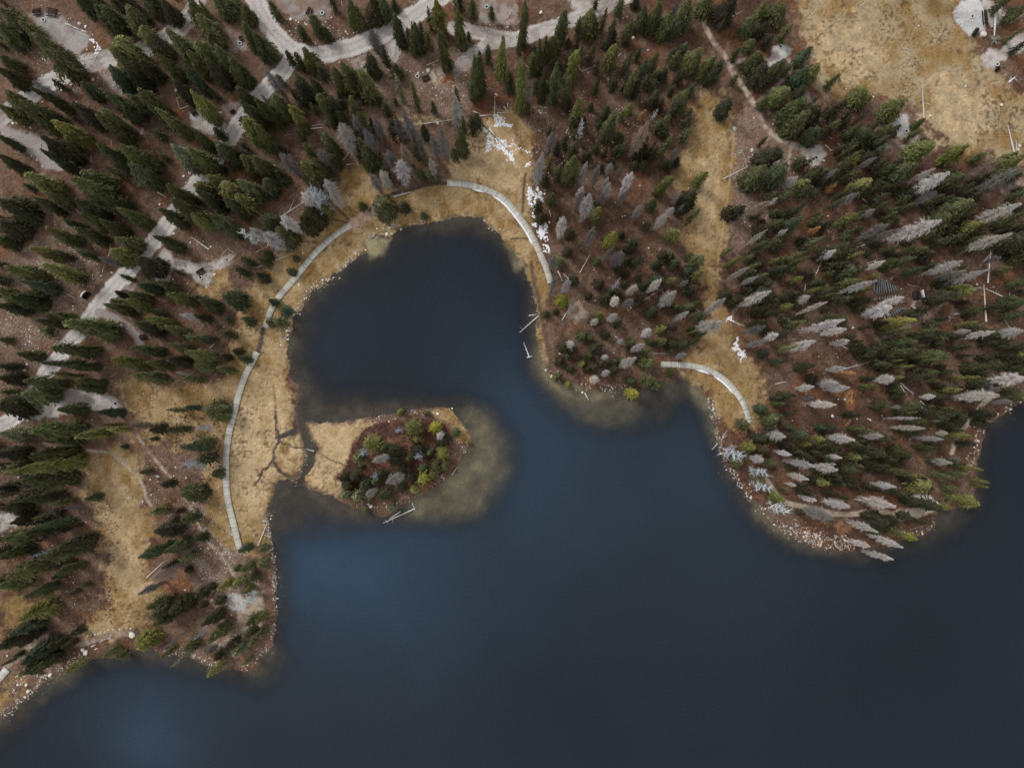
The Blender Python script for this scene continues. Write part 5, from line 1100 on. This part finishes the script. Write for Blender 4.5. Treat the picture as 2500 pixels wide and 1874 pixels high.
# --- stones past counting
def stones():
    r = np.random.default_rng(9); N = []
    def band(poly, n, s0, s1, cl=4.0):
        P = np.array(poly, float)
        k = 0; x = r.uniform(P[:, 0].min(), P[:, 0].max(), n * 6); y = r.uniform(P[:, 1].min(), P[:, 1].max(), n * 6)
        ok = sdf_poly(x[None], y[None], poly, 50)[0] > 0
        d = fbm(x, y, 22, 55); ok &= r.random(len(x)) < sstep(.38, .62, d)
        x = x[ok][:n]; y = y[ok][:n]
        for a, b in zip(x, y): N.append((a, b, r.uniform(s0, s1) * r.choice([.7, 1, 1, 1.5])))
    def shore(pts, n, s0, s1, w):
        P = np.array(pts, float); seg = np.hypot(*np.diff(P, axis=0).T); cs = np.concatenate([[0], np.cumsum(seg)])
        n = int(n * 1.3); s = r.uniform(0, cs[-1], n); w = w * r.choice([.8, .8, 1.9], n); x = np.interp(s, cs, P[:, 0]) + r.normal(0, 1, n) * w; y = np.interp(s, cs, P[:, 1]) + r.normal(0, 1, n) * w
        m = fbm(x, y, 26, 56) > .40
        for a, b in zip(x[m], y[m]): N.append((a, b, r.uniform(s0, s1) * r.choice([.5, .7, .9, 1.3])))
    shore([(0,1745),(60,1695),(110,1650),(170,1615),(215,1600)], 520, 1.2, 3.6, 7); shore([(20,1690),(80,1630)], 140, 1.5, 3.5, 9)
    shore([(380,1585),(440,1590),(500,1610),(560,1622),(600,1628),(640,1595),(668,1540),(676,1480),(668,1420),(668,1350),(652,1280),(655,1230)], 900, 1.0, 3.2, 5)
    shore([(700,830),(705,790),(735,740),(752,705),(800,690),(840,650),(870,610),(900,580),(945,560),(985,545),(1040,535)], 700, 1.1, 3.4, 6)
    shore([(1190,555),(1225,565),(1245,560)], 60, 1, 2.5, 5); shore([(1265,640),(1300,720),(1305,790)], 110, .9, 2.2, 5)
    shore([(1330,900),(1370,930),(1430,944),(1500,948),(1545,940)], 190, 1, 3, 6); shore([(1722,955),(1740,1010),(1748,1060),(1765,1110),(1790,1160),(1830,1210),(1880,1265),(1950,1308),(2010,1330),(2080,1338)], 900, 1.2, 3.6, 6)
    shore([(1930,1290),(2000,1310),(2070,1320)], 360, 1.2, 3.6, 9); shore([(2200,1300),(2270,1290),(2288,1255)], 130, 1.2, 3.2, 6)
    shore([(2370,1140),(2378,1100),(2385,1050),(2420,1020),(2490,970)], 330, 1.2, 3.4, 6)
    shore([(850,1228),(900,1236),(950,1240),(1000,1220),(1120,1140)], 170, 1.2, 3.2, 5); shore([(900,1025),(960,1015),(1060,1005)], 120, 1, 2.8, 6); shore([(1110,1060),(1135,1110)], 60, 1, 2.6, 6)
    shore([(724,1185),(735,1150),(748,1120)], 60, 1, 2, 3)
    for z, n in (([(470,1190),(560,1240),(620,1380),(600,1480),(520,1480),(460,1360)], 1100), ([(60,520),(230,560),(250,700),(120,740),(60,640)], 700), ([(0,760),(120,740),(160,840),(90,900),(0,840)], 700),
                 ([(640,40),(800,50),(850,90),(820,110),(700,110),(650,60)], 170), ([(800,120),(1150,120),(1150,280),(1000,330),(860,300)], 380), ([(1400,130),(1600,180),(1660,330),(1500,420),(1420,300)], 330), ([(1270,260),(1420,250),(1500,340),(1480,460),(1300,440)], 420),
                 ([(1790,240),(1870,330),(1940,430),(1900,480),(1790,560)], 330), ([(1470,600),(1640,600),(1640,880),(1480,900),(1400,760)], 200), ([(1900,560),(2500,480),(2480,940),(2200,1200),(1960,1180),(1880,900)], 900),
                 ([(70,120),(260,140),(300,230),(180,230),(100,180)], 260), ([(90,1260),(240,1240),(240,1400),(170,1500),(60,1440)], 200), ([(270,930),(330,900),(560,940),(540,1080),(330,1060)], 220), ([(330,1100),(450,1130),(480,1250),(400,1300),(350,1240)], 200),
                 ([(1940,0),(2340,20),(2500,300),(2300,340),(2050,240)], 110), ([(900,120),(1180,110),(1200,130),(1100,150)], 80), ([(1180,55),(1260,50),(1260,90),(1160,80)], 90), ([(560,1280),(640,1440),(600,1440),(540,1360)], 200),
                 ([(600,930),(700,860),(700,700),(640,760)], 60), ([(0,900),(70,900),(60,1000),(0,980)], 80), ([(390,600),(520,560),(560,700),(480,760),(400,700)], 170), ([(0,1180),(120,1150),(140,1260),(40,1330),(0,1300)], 120)):
        band(z, int(n * 1.5), .7, 2.2)
    A = np.array(N); A = A[(A[:, 0] > -60) & (A[:, 0] < 2560)]
    h_ = height(A[None, :, 0], A[None, :, 1])[0]; ls = lake_sd(A[None, :, 0], A[None, :, 1])[0]
    keep = ls < 26; A = A[keep]; h_ = h_[keep]
    X, Y = p2w(A[:, 0], A[:, 1], h_)
    n = len(A); base = np.array([(1, 0, 0), (.25, .95, .05), (-.9, .3, 0), (-.35, -.85, 0), (.6, -.7, 0), (.1, .1, .75)])
    ang = r.uniform(0, 6.28, n); S = A[:, 2] * M * .72
    jit = r.uniform(.65, 1.25, (n, 6, 1)); B = base[None] * jit
    c, s = np.cos(ang)[:, None], np.sin(ang)[:, None]
    st = r.uniform(.65, 1, n)[:, None]
    vx = B[:, :, 0] * S[:, None]; vy = B[:, :, 1] * S[:, None] * st
    V = np.stack([vx * c - vy * s + X[:, None], vx * s + vy * c + Y[:, None], B[:, :, 2] * S[:, None] + h_[:, None] + .0], -1).reshape(-1, 3)
    V[:, 2] += 0.01
    T3 = np.array([(0, 1, 5), (1, 2, 5), (2, 3, 5), (3, 4, 5), (4, 0, 5)])
    F = (T3[None] + (np.arange(n) * 6)[:, None, None]).reshape(-1, 3)
    m = shade_mat("stone_scatter", attr=True)
    o = mesh_obj("scattered_stones", V, F, m)
    v = r.choice([.25, .4, .6, .8, 1., 1.2], n)[:, None] * r.uniform(.8, 1.2, n)[:, None] * np.array((.53, .48, .43)) * r.uniform(.93, 1.05, (n, 3))
    for nm, cc in (("tone", v), ("leaf", np.ones((n, 3)))):
        ca = o.data.color_attributes.new(nm, 'FLOAT_COLOR', 'POINT'); ca.data.foreach_set("color", np.repeat(np.concatenate([cc, np.ones((n, 1))], 1), 6, 0).astype(np.float32).ravel())
    o["kind"] = "stuff"; o["label"] = "pale stones strewn along the shores and over the soil"
stones()

# --- low scrub: maroon willow on the island and dark heather in the meadows, grass tussocks
def scrub():
    r = np.random.default_rng(19); spec = []
    def fill(poly, n, s0, s1, tone, thr=.45, sc=18):
        P = np.array(poly, float); x = r.uniform(P[:, 0].min(), P[:, 0].max(), n * 6); y = r.uniform(P[:, 1].min(), P[:, 1].max(), n * 6)
        ok = (sdf_poly(x[None], y[None], poly, 50)[0] > 0) & (fbm(x, y, sc, 57) > thr)
        for a, b in list(zip(x[ok], y[ok]))[:n]: spec.append((a, b, r.uniform(s0, s1), tone))
    MR = (.075, .035, .030); BR = (.095, .062, .038); YG = (.16, .14, .05)
    isl = LAYERS[[i for i, l in enumerate(LAYERS) if l[3] == MAROON][0]][1]
    fill(isl, 420, 3, 7, MR, .42); fill(isl, 160, 3, 6, BR, .4)
    fill([(400,1010),(550,1010),(555,1100),(520,1200),(500,1280),(470,1260),(440,1120),(400,1060)], 330, 3, 7, MR, .45)
    fill([(200,1170),(300,1250),(290,1340),(260,1400),(240,1330),(230,1240)], 260, 2, 4.5, BR, .45, 14); fill([(200,1420),(290,1420),(280,1520),(190,1540),(130,1500)], 260, 3, 6, BR, .4)
    fill([(2100,0),(2340,0),(2350,90),(2260,200),(2200,160),(2130,60)], 420, 1.6, 3.4, BR, .5, 26); fill([(2180,160),(2260,140),(2230,240),(2190,260),(2190,200)], 220, 1.6, 3.4, BR, .42, 16); fill([(2400,240),(2480,300),(2490,360),(2420,330)], 160, 1.8, 3.6, BR, .4)
    fill([(700,900),(730,900),(735,980),(715,1000),(690,960)], 70, 1.6, 3.4, BR, .4); fill([(1690,920),(1850,900),(1860,1040),(1800,1050)], 130, 1.8, 4, BR, .5)
    fill([(1650,300),(1790,300),(1780,450),(1690,450)], 160, 1.8, 3.6, YG, .5); fill([(520,1180),(670,1180),(650,1320),(540,1320)], 120, 1.8, 3.6, YG, .5)
    fill([(0,1640),(100,1600),(40,1720),(0,1740)], 60, 3, 6, BR, .4); fill([(1100,500),(1290,440),(1320,600),(1230,580)], 110, 1.6, 3.4, BR, .5); fill([(760,560),(1000,440),(1100,460),(1090,530),(880,580)], 140, 1.8, 4, BR, .5)
    fill([(1765,1050),(1830,1040),(1870,1180),(1850,1230),(1790,1150)], 160, 3, 6, MR, .4); fill([(280,940),(560,940),(540,1070),(330,1070)], 260, 2, 5, BR, .5); fill([(500,640),(580,560),(610,640),(560,880),(520,900)], 180, 2, 5, BR, .5)
    fill([(1660,500),(1700,500),(1710,700),(1690,720)], 60, 2, 4, BR, .45)
    for l in LAYERS:
        if l[0] == 'poly' and l[6] == 'm':
            P = np.array(l[1], float); ar = abs(np.sum(P[:, 0] * np.roll(P[:, 1], -1) - P[:, 1] * np.roll(P[:, 0], -1))) / 2
            fill(l[1], int(ar / 75), .9, 2.3, (.27, .19, .085), .40, 12); fill(l[1], int(ar / 90), .8, 2.0, (.50, .40, .25), .42, 15); fill(l[1], int(ar / 260), 1.0, 2.6, (.12, .085, .045), .5, 20)
    A = np.array([(a, b, s) for a, b, s, t in spec]); tn = np.array([t for *_, t in spec]); h_ = height(A[None, :, 0], A[None, :, 1])[0]; ok = h_ > .02; A = A[ok]; tn = tn[ok]; h_ = h_[ok]
    X, Y = p2w(A[:, 0], A[:, 1], h_); n = len(A); K = 7
    S = A[:, 2] * M * .5
    az = r.uniform(0, 6.28, (n, K)); el = r.uniform(.2, 1.3, (n, K)); R = S[:, None] * r.uniform(.5, 1.1, (n, K))
    cx_ = X[:, None] + np.cos(az) * np.cos(el) * R; cy_ = Y[:, None] + np.sin(az) * np.cos(el) * R; cz = h_[:, None] + np.sin(el) * R * .9
    w = S[:, None] * r.uniform(.25, .5, (n, K)); th = r.uniform(0, 6.28, (n, K))
    pts = []
    for dx, dy, dz in ((-1, 0, .3), (0, .6, -.2), (1, 0, -.1), (0, -.6, .1)):
        pts.append(np.stack([cx_ + (dx * np.cos(th) - dy * np.sin(th)) * w, cy_ + (dx * np.sin(th) + dy * np.cos(th)) * w, cz + dz * w], -1))
    V = np.stack(pts, 2).reshape(-1, 3); F = np.arange(n * K * 4).reshape(-1, 4)
    o = mesh_obj("low_scrub", V, F, M_SHRUB); with_leaf(o, np.repeat(r.uniform(.6, 1.4, (n * K, 1)), 3, 1))
    ca = o.data.color_attributes.new("tone", 'FLOAT_COLOR', 'CORNER'); ca.data.foreach_set("color", np.repeat(np.concatenate([np.repeat(tn, K, 0), np.ones((n * K, 1))], 1), 4, 0).astype(np.float32).ravel())
    o["kind"] = "stuff"; o["label"] = "low maroon and brown scrub in the marsh and meadows"
scrub()

# --- fallen logs: x1,y1 (root end),x2,y2,width in tile pixels
LOGS = {
(0, 0): "350,1245,355,1295,9 1210,1160,1228,1100,8 1222,1160,1240,1102,8 1690,1155,1715,1200,9 960,1210,965,1260,5 785,1340,785,1400,4 2070,1290,2100,1310,10 1060,1010,1100,1015,6",
(625, 0): "415,135,420,90,9 735,15,745,60,6 1660,0,1710,50,6 1470,565,1575,520,9 905,570,935,605,9 1635,560,1650,600,8 1450,1070,1685,1035,14 1900,1005,2030,990,14 1870,960,1930,985,12 2055,1050,2058,830,11 2060,812,2082,830,20 2075,975,2180,968,12 2135,920,2165,960,10 2165,890,2170,930,8 470,1112,580,1100,14 350,1165,420,1150,10 480,1085,600,1070,8 750,1380,810,1310,9 780,1420,850,1410,8 1950,1070,2205,1330,9,D 240,1170,345,1150,4 2160,160,2205,90,7 1900,175,1897,150,8 130,1400,190,1450,6 870,1410,890,1430,5 1590,810,1615,760,5 1605,790,1625,820,5",
(1250, 0): "910,500,945,455,14 975,510,970,455,5 1240,300,1275,268,12 710,570,650,480,3 120,570,150,590,10 1860,165,1990,95,4 1985,660,2100,560,4 1815,1545,2105,1400,11 280,925,320,930,8 1760,990,1765,940,9 310,1545,318,1450,7 720,1620,740,1650,5 830,1240,850,1190,8 465,1150,490,1095,9",
(1875, 0): "785,60,880,0,9 1165,420,1245,435,9 1340,1035,1322,700,15 1340,890,1420,905,5 2115,1315,2060,1075,17 2140,1305,2135,1205,9 380,1055,550,1200,11 495,1250,540,1295,7 535,1297,585,1290,8 160,1155,215,1128,9 600,1240,635,1265,7 2065,715,2120,670,24 1955,70,1940,320,34 400,1455,440,1410,8 1500,985,1510,1020,7 2080,205,2205,120,6 220,1500,230,1430,5 690,1320,705,1335,9",
(0, 470): "600,100,700,185,10 1800,490,1650,385,15 935,550,955,440,5 880,690,905,610,4 1810,1340,1880,1270,12 580,875,660,915,8 2150,385,2205,410,8 2175,650,2205,640,9 1360,0,1430,40,10",
(625, 470): "210,215,415,80,12 95,470,215,165,8 285,165,335,50,8 0,650,330,520,7 0,515,145,440,7 0,370,150,470,9 140,560,200,430,4 0,350,150,280,5 800,230,690,110,9,D 1170,240,1220,240,12 1140,305,1190,300,12 1190,40,1330,0,22",
(1250, 470): "585,690,670,535,8 395,675,435,765,12 510,770,445,700,12 430,1100,500,990,15 225,1065,65,1205,13 150,1420,100,1290,12 130,1420,175,1408,14 145,1060,215,1050,14 1130,930,1300,825,5 1020,1000,1070,970,5 1880,285,2050,110,4 1900,1110,2000,1150,8 1215,1385,1360,1388,6 1500,1335,1575,1390,5,D 2170,250,2205,190,8 2045,1110,2048,1050,4 320,155,335,210,8",
(1875, 470): "800,40,870,105,10 405,720,470,570,9 315,850,330,740,9 850,610,1000,560,6 925,520,940,580,5 1890,780,1918,445,15 1820,635,2025,410,9 1875,1115,1855,790,18 2090,930,1870,830,17 1745,830,1840,820,8 2075,930,2080,850,9 1600,1048,1680,1040,9 1545,1075,1600,1078,9 1565,1110,1565,1055,5 0,1215,150,1275,8 620,1310,715,1360,8 600,1535,900,1450,8 900,1450,1080,1425,9 60,1650,160,1625,8 2025,1080,2080,1170,8 1340,1105,1390,1165,5 750,480,845,445,13 1135,1635,1170,1658,14 1380,1310,1395,1270,8 1640,625,1655,645,12 1210,795,1350,825,4 1050,748,1070,715,7 1062,752,1082,718,7",
(0, 940): "1265,1655,1415,1515,12 130,950,225,940,8 0,700,25,745,9 0,1300,60,1290,12 130,1085,215,1070,6",
(625, 940): "500,567,430,548,10 1370,1060,1095,1185,13 1245,1085,1150,1150,11 1345,1015,1375,1085,8 20,1380,100,1180,12 60,1168,110,1176,10 84,1232,108,1252,6 62,1282,102,1300,6 1690,770,1735,700,7",
(1250, 940): "625,65,660,130,17 1770,500,1720,555,11 1810,450,1855,385,6 1795,470,1850,430,8 2110,440,2205,430,5",
(1875, 940): "1160,0,1255,80,13 1140,0,1190,85,9 1230,155,1390,220,11 1310,135,1360,180,12 655,1330,750,1365,10 220,1150,250,1160,7 80,1160,75,1190,6 720,110,725,40,5",
(0, 1404): "1855,530,1970,430,6 790,610,825,595,14 820,635,845,625,12 835,200,850,80,3,D"}
def log_mesh(n):  # tapering, slightly crooked
    r = np.random.default_rng(n); V, F = cone_mesh(0, 1, .55, .16, 7, .022, n, 6)
    V = V[:, [2, 0, 1]]; V = list(map(tuple, V)); F = list(map(tuple, F))
    L = [V, F]
    m = len(V); V.append((0, 0, 0)); V.append((1, 0, 0))
    caps = [(m, (k + 1) % 7, k, m) for k in range(7)]
    F2 = [f for f in F]
    for k in range(7): F2.append((m, (k + 1) % 7, k)); F2.append((m + 1, 42 + k, 42 + (k + 1) % 7))
    me = bpy.data.meshes.new("fallen_log"); me.from_pydata(V, [], F2); me.materials.append(M_LOG); me.update(); return me
LM = [log_mesh(s) for s in range(3)]
def stub_mesh(s):
    r = np.random.default_rng(s); V = []; F = []
    for k in range(7):
        t = r.uniform(.3, .97); a = r.uniform(-.5, .9) + (math.pi if r.random() < .5 else 0); l = r.uniform(.8, 3.2)
        p = np.array((t, 0, .1)); q = np.array((t + .04, math.cos(a) * l, abs(math.sin(a)) * l * .5))
        n = len(V); w = .16
        V += [tuple(p + (.006, 0, w)), tuple(p + (-.006, 0, -w)), tuple(p + (.006, w, -w)), tuple(q)]
        F += [(n, n + 1, n + 3), (n + 1, n + 2, n + 3), (n + 2, n, n + 3)]
    me = bpy.data.meshes.new("branch_stub"); me.from_pydata(V, [], F); me.materials.append(M_LOG); me.update(); return me
SM = [stub_mesh(s) for s in range(4)]
for (ox, oy), s in LOGS.items():
    for t in s.split():
        q = t.split(','); a, b, c, d, w = (float(v) for v in q[:5]); dark = len(q) > 5
        p1 = Vector(G(ox + a / TS, oy + b / TS)); p2 = Vector(G(ox + c / TS, oy + d / TS)); L = (p2 - p1).length; wd = max(w / TS * M * .88, .09)
        root = bpy.data.objects.new("fallen_log", None); COL.objects.link(root)
        zz = max(p1.z, p2.z)
        root.location = (p1.x, p1.y, zz + wd * .42); root.rotation_euler = (0, 0, math.atan2(p2.y - p1.y, p2.x - p1.x))
        tk = bpy.data.objects.new("trunk", rr.choice(LM)); COL.objects.link(tk); tk.parent = root; tk.scale = (L, wd, wd)
        v = rr.uniform(.48, .68) if not dark else .07
        col = (v, v * .97, v * rr.uniform(.88, 1.0), 1); tk.color = col
        if w >= 5 and L > 1.8:
            br = bpy.data.objects.new("branch_stubs", rr.choice(SM)); COL.objects.link(br); br.parent = root; br.scale = (L, wd * 1.3, wd); br.color = col; br['kind'] = 'stuff'
        lw = "long" if L > 5 else ("short" if L < 2 else "medium")
        want_label(root, f"{lw} {'dark brown' if dark else 'bleached grey'} fallen log", ox + (a + c) / 2 / TS, oy + (b + d) / 2 / TS, "fallen log", "bleached logs lying on the ground")
# root plate of the great white log
rp = mesh_obj("root_plate", *(lambda a: (a[0], a[1]))(bare_mesh(5)[:2]), M_SILVER); rp.location = G(2424, 100, .1); rp.scale = (1.9, 1.9, .9)
rp["label"] = "splayed silver roots at the lower end of the thick white log"; rp["category"] = "root plate"

# --- fire rings
def ring_parts():
    n = 18; V = []; F = []
    for k in range(n):
        a = 2 * math.pi * k / n; c, s = math.cos(a), math.sin(a)
        V += [(c * .50, s * .50, -.05), (c * .52, s * .52, .30), (c * .36, s * .36, .30), (c * .34, s * .34, .03)]
    for k in range(n):
        a = k * 4; b = ((k + 1) % n) * 4
        for j in range(3): F.append((a + j, b + j, b + j + 1, a + j + 1))
    me = bpy.data.meshes.new("steel_ring"); me.from_pydata(V, [], F); me.materials.append(M_STEEL); me.update()
    V = [(0, 0, .10)] + [(math.cos(2 * math.pi * k / n) * .36, math.sin(2 * math.pi * k / n) * .36, .05) for k in range(n)]
    m2 = bpy.data.meshes.new("ash_bed"); m2.from_pydata(V, [], [(0, k + 1, (k + 1) % n + 1) for k in range(n)]); m2.materials.append(M_ASH); m2.update()
    return me, m2
RP = ring_parts()
for px, py, lab in ((107,50,"steel fire ring below two dark tables in the top left campsite"),(586,107,"steel fire ring in the small brown clearing left of the top road fork"),(143,374,"steel fire ring on gravel near the left edge"),
    (371,261,"half hidden steel fire ring left of the timber tent pad"),(787,33,"steel fire ring on gravel above the top road fork"),(1019,187,"bright steel fire ring on blackened soil below the top roads"),(1188,18,"steel fire ring at the top edge right of the second road"),
    (490,678,"steel fire ring beside the dark table in the west campsite"),(283,985,"pale flush fire ring at the end of the gravel turnout"),(1905,115,"steel fire ring at the corner of the top right meadow"),
    (2373,41,"steel fire ring in the middle of the pale round campsite"),(2434,158,"steel fire ring with black ash below the pale round campsite"),(1993,386,"steel fire ring in the grey clearing below the footpath junction"),(2212,321,"steel fire ring half hidden by spruces below the meadow"),(2259,1245,"dark fire ring on the sandy point above the southeast beach")):
    r_ = root_at("fire_ring", px, py, rr.uniform(0, 6))
    for nm, me in (("steel_ring", RP[0]), ("ash_bed", RP[1])):
        o = bpy.data.objects.new(nm, me); COL.objects.link(o); o.parent = r_
    r_["label"] = lab; r_["category"] = "fire ring"; r_["group"] = "round steel fire rings of the campsites"

# --- picnic tables
def table(px, py, L, W, ang, lab):
    r_ = root_at("picnic_table", px, py, ang)
    boxes("table_top", [(0, y, .74, L, .15, .05) for y in np.linspace(-.36, .36, 5) * W / 1.7], M_BROWNPAINT, r_)
    for s in (-1, 1):
        boxes("bench_seat", [(0, s * W * .43, .44, L, .28, .05)], M_BROWNPAINT, r_)
        boxes("frame_leg", [(s * L * .34, 0, .36, .09, W * .95, .08), (s * L * .34, -W * .2, .33, .09, .09, .76), (s * L * .34, W * .2, .33, .09, .09, .76)], M_BROWNPAINT, r_)
    r_["label"] = lab; r_["category"] = "picnic table"; r_["group"] = "dark brown picnic tables at the campsites"
for a in ((93.5,32,2.1,1.7,.1,"smaller left one of two dark tables by the top left fire ring"),(129.5,33,2.7,2.1,-.15,"larger right one of two dark tables by the top left fire ring"),(756,31,1.9,1.25,1.2,"dark table beside a white rail above the top road fork"),
    (474,276,1.9,1.2,-.9,"dark table on gravel right of the timber tent pad"),(492,664,2.0,1.3,.55,"dark table just above the west campsite fire ring"),(351,823,1.6,1.3,.3,"dark table at the lower end of the curved side track"),
    (590,96,1.0,1.1,.2,"small dark table beside the fire ring left of the road fork"),(1040,193,1.9,1.3,.35,"dark table right of the bright fire ring on blackened soil"),(2402,46,3.7,1.2,-1.5,"long narrow brown table on the pale round campsite"),
    (2379,81,2.2,.9,.95,"dark slanted table at the lower rim of the pale campsite"),(2432,172,1.4,.7,.9,"small dark table below the fire ring with black ash"),(2178,330,1.6,1.2,-.4,"dark table at the foot of the clearing below the meadow"),
    (570,275,1.2,.9,.5,"small dark table on the turnout right of the upper left road")):
    table(*a)

# --- timber edged tent pads
def pad(pts, lab, closed=True):
    P = [Vector(G(*p)) for p in pts]; c = sum(P, Vector()) / len(P)
    r_ = bpy.data.objects.new("tent_pad", None); COL.objects.link(r_); r_.location = c
    n = len(P)
    for i in range(n if closed else n - 1):
        a, b = P[i] - c, P[(i + 1) % n] - c; d = b - a; m_ = (a + b) / 2
        boxes("edge_board", [(m_.x, m_.y, .06 + .012 * (i % 2), d.length + .08, .16, .16, math.atan2(d.y, d.x))], M_TIMBER, r_)
    r_["label"] = lab; r_["category"] = "tent pad"; r_["group"] = "timber edged tent pads"
pad([(540,626),(556,607),(577,621),(560,642)], "square timber edged tent pad right of the west campsite")
pad([(431,241),(465,232),(472,254),(440,268)], "timber edged tent pad above the dark table in the upper left")
pad([(799,193),(815,218),(836,210),(820,186)], "timber edged tent pad between spruces below the stone row")
pad([(1434,136),(1451,162),(1420,176),(1404,150)], "timber edged tent pad in the soil right of the top roads")
pad([(57,105),(71,123),(83,112),(69,95)], "timber edged tent pad half hidden at the far upper left")
pad([(381,246),(386,234),(396,238)], "small timber corner left of the upper left tent pad", False)

# --- white parking rails
for i, (a, b, c, d, lab) in enumerate(((570,210,632,237,"left segment of the three white rails in the top left campsite"),(640,240,693,264,"middle segment of the three white rails in the top left campsite"),(708,268,762,292,"right segment of the three white rails in the top left campsite"))):
    p1 = Vector(G(a / TS, b / TS)); p2 = Vector(G(c / TS, d / TS)); d_ = p2 - p1; L = d_.length
    r_ = bpy.data.objects.new("parking_rail", None); COL.objects.link(r_); r_.location = (p1 + p2) / 2; r_.rotation_euler = (0, 0, math.atan2(d_.y, d_.x))
    boxes("rail", [(0, 0, .42, L, .18, .14)], M_WHITE, r_)
    for s in (-.4, .4): boxes("post", [(s * L, 0, .14, .14, .14, .42)], M_WHITE, r_)
    r_["label"] = lab; r_["category"] = "parking rail"; r_["group"] = "white rails in the top left campsite"

# --- cross-slat grids lying on gravel
def slats(p1, p2, n, w, lab):
    A = Vector(G(*p1)); B = Vector(G(*p2)); d = B - A; r_ = bpy.data.objects.new("slat_grid", None); COL.objects.link(r_); r_.location = A; r_.rotation_euler = (0, 0, math.atan2(d.y, d.x))
    boxes("slat", [(d.length * (k + .5) / n, 0, .035, .10, w, .06, .12) for k in range(n)], simple_mat("faded_slat", (.20, .18, .175), .2, 5), r_)
    for o in r_.children: o["kind"] = "stuff"
    r_["label"] = lab; r_["category"] = "slat grid"; r_["group"] = "faded cross slats lying on gravel"
slats((424,641), (455,646), 10, 1.1, "faded row of cross slats on the west campsite's gravel")
slats((206,970), (233,981), 8, 1.1, "faded ladder of slats on the gravel turnout")
slats((307,776), (326,787), 6, .6, "short row of slats at the edge of the curved side track")

# --- small white arched shelter
r_ = root_at("arched_shelter", 212, 720, math.radians(52))
V = []; F = []
for k in range(9):
    t = k / 8; a = math.pi * t * .62 + .15; V += [(-.95 + .12 * math.sin(t * 3.1), 0, 0)] * 0
    x = -.95 + 1.9 * t; off = .28 * math.sin(math.pi * t)
    V += [(x, off - .16, 1.55), (x, off + .16, 1.62), (x, off + .16, 1.55), (x, off - .16, 1.48)]
for k in range(8):
    for j in range(4): F.append((k * 4 + j, k * 4 + (j + 1) % 4, k * 4 + 4 + (j + 1) % 4, k * 4 + 4 + j))
F += [(0, 3, 2, 1), (32, 33, 34, 35)]
mesh_obj("roof_edge", V, F, M_WHITE, parent=r_)
boxes("back_wall", [(0, .0, .72, 1.7, .08, 1.4)], M_BROWNPAINT, r_)
for s in (-1, 1): boxes("side_wall", [(s * .85, -.35, .7, .08, .7, 1.35)], M_BROWNPAINT, r_)
boxes("floor_board", [(0, -.4, .03, 1.8, .8, .08)], M_BROWNPAINT, r_)
r_["label"] = "small dark shelter with a bent white roof edge left of the west road"; r_["category"] = "shelter"

# --- amphitheatre
AX, AY, AZ = 2110.0, 660.0, 12.283
BEN = []
for a, ya, b, yb in ((300,400,265,660),(400,330,350,740),(445,215,430,720),(500,265,505,720),(548,290,580,700),(612,315,645,700),(690,350,735,690),(760,400,812,685),(832,440,890,660),(905,470,965,640)):
    BEN.append((a - 20, ya, b, yb, "upper"))
for k, x in enumerate((275,355,430,520,600,680,745,830,915,1010,1095)): BEN.append((x, 840 - k * 12, x + 4, 915 - k * 14, "middle"))
for k, x in enumerate((780,870,965,1065,1150)): BEN.append((x, 1030 - k * 30, x + 12, 1090 - k * 26, "short lower"))
for a, ya, b, yb in ((660,1340,735,1410),(720,1275,800,1400),(790,1235,865,1395),(850,1185,935,1370),(905,1150,995,1330),(970,1140,1055,1280),(1040,1130,1105,1240),(1095,1120,1150,1200)): BEN.append((a, ya, b, yb, "slanted lowest"))
cnt = {}
for a, ya, b, yb, blk in BEN:
    p1 = Vector(G(AX + a / AZ, AY + ya / AZ)); p2 = Vector(G(AX + b / AZ, AY + yb / AZ)); d = p2 - p1; L = max(d.length, .5)
    r_ = bpy.data.objects.new("bench", None); COL.objects.link(r_); r_.location = (p1 + p2) / 2; r_.rotation_euler = (0, 0, math.atan2(d.y, d.x))
    boxes("seat", [(0, 0, .42, L, .26, .07)], M_GREYGREEN, r_)
    for s in (-.4, .4): boxes("leg", [(s * L, 0, .17, .16, .22, .44)], M_BROWNPAINT, r_)
    cnt[blk] = cnt.get(blk, 0) + 1; k = cnt[blk]
    tot = {"upper": 10, "middle": 11, "short lower": 5, "slanted lowest": 8}[blk]
    r_["label"] = (f"grey bench, {ORD[k - 1].strip() or 'first'} from the left in the amphitheatre's {blk} block").replace("eleventh", "last")
    r_["category"] = "bench"; r_["group"] = "amphitheatre benches in rows"
r_ = root_at("outdoor_screen", 2243, 720, math.radians(-80))
boxes("screen_panel", [(0, .03, 1.6, 1.95, .06, 1.7)], M_WHITE, r_)
boxes("screen_frame", [(0, -.06, 1.6, 2.15, .10, 1.95)], M_BROWNPAINT, r_)
for s in (-.85, .85): boxes("post", [(s, -.06, .35, .16, .14, .7)], M_BROWNPAINT, r_)
boxes("stage_deck", [(0, .85, .12, 2.2, 1.5, .26)], M_BROWNPAINT, r_)
boxes("back_box", [(0, -.65, .5, 1.9, .9, 1.1)], M_BROWNPAINT, r_)
for c_ in r_.children: pass
r_.rotation_euler = (0, 0, math.radians(100))
r_["label"] = "white projection screen in a dark frame facing the amphitheatre benches"; r_["category"] = "screen"
write_labels()
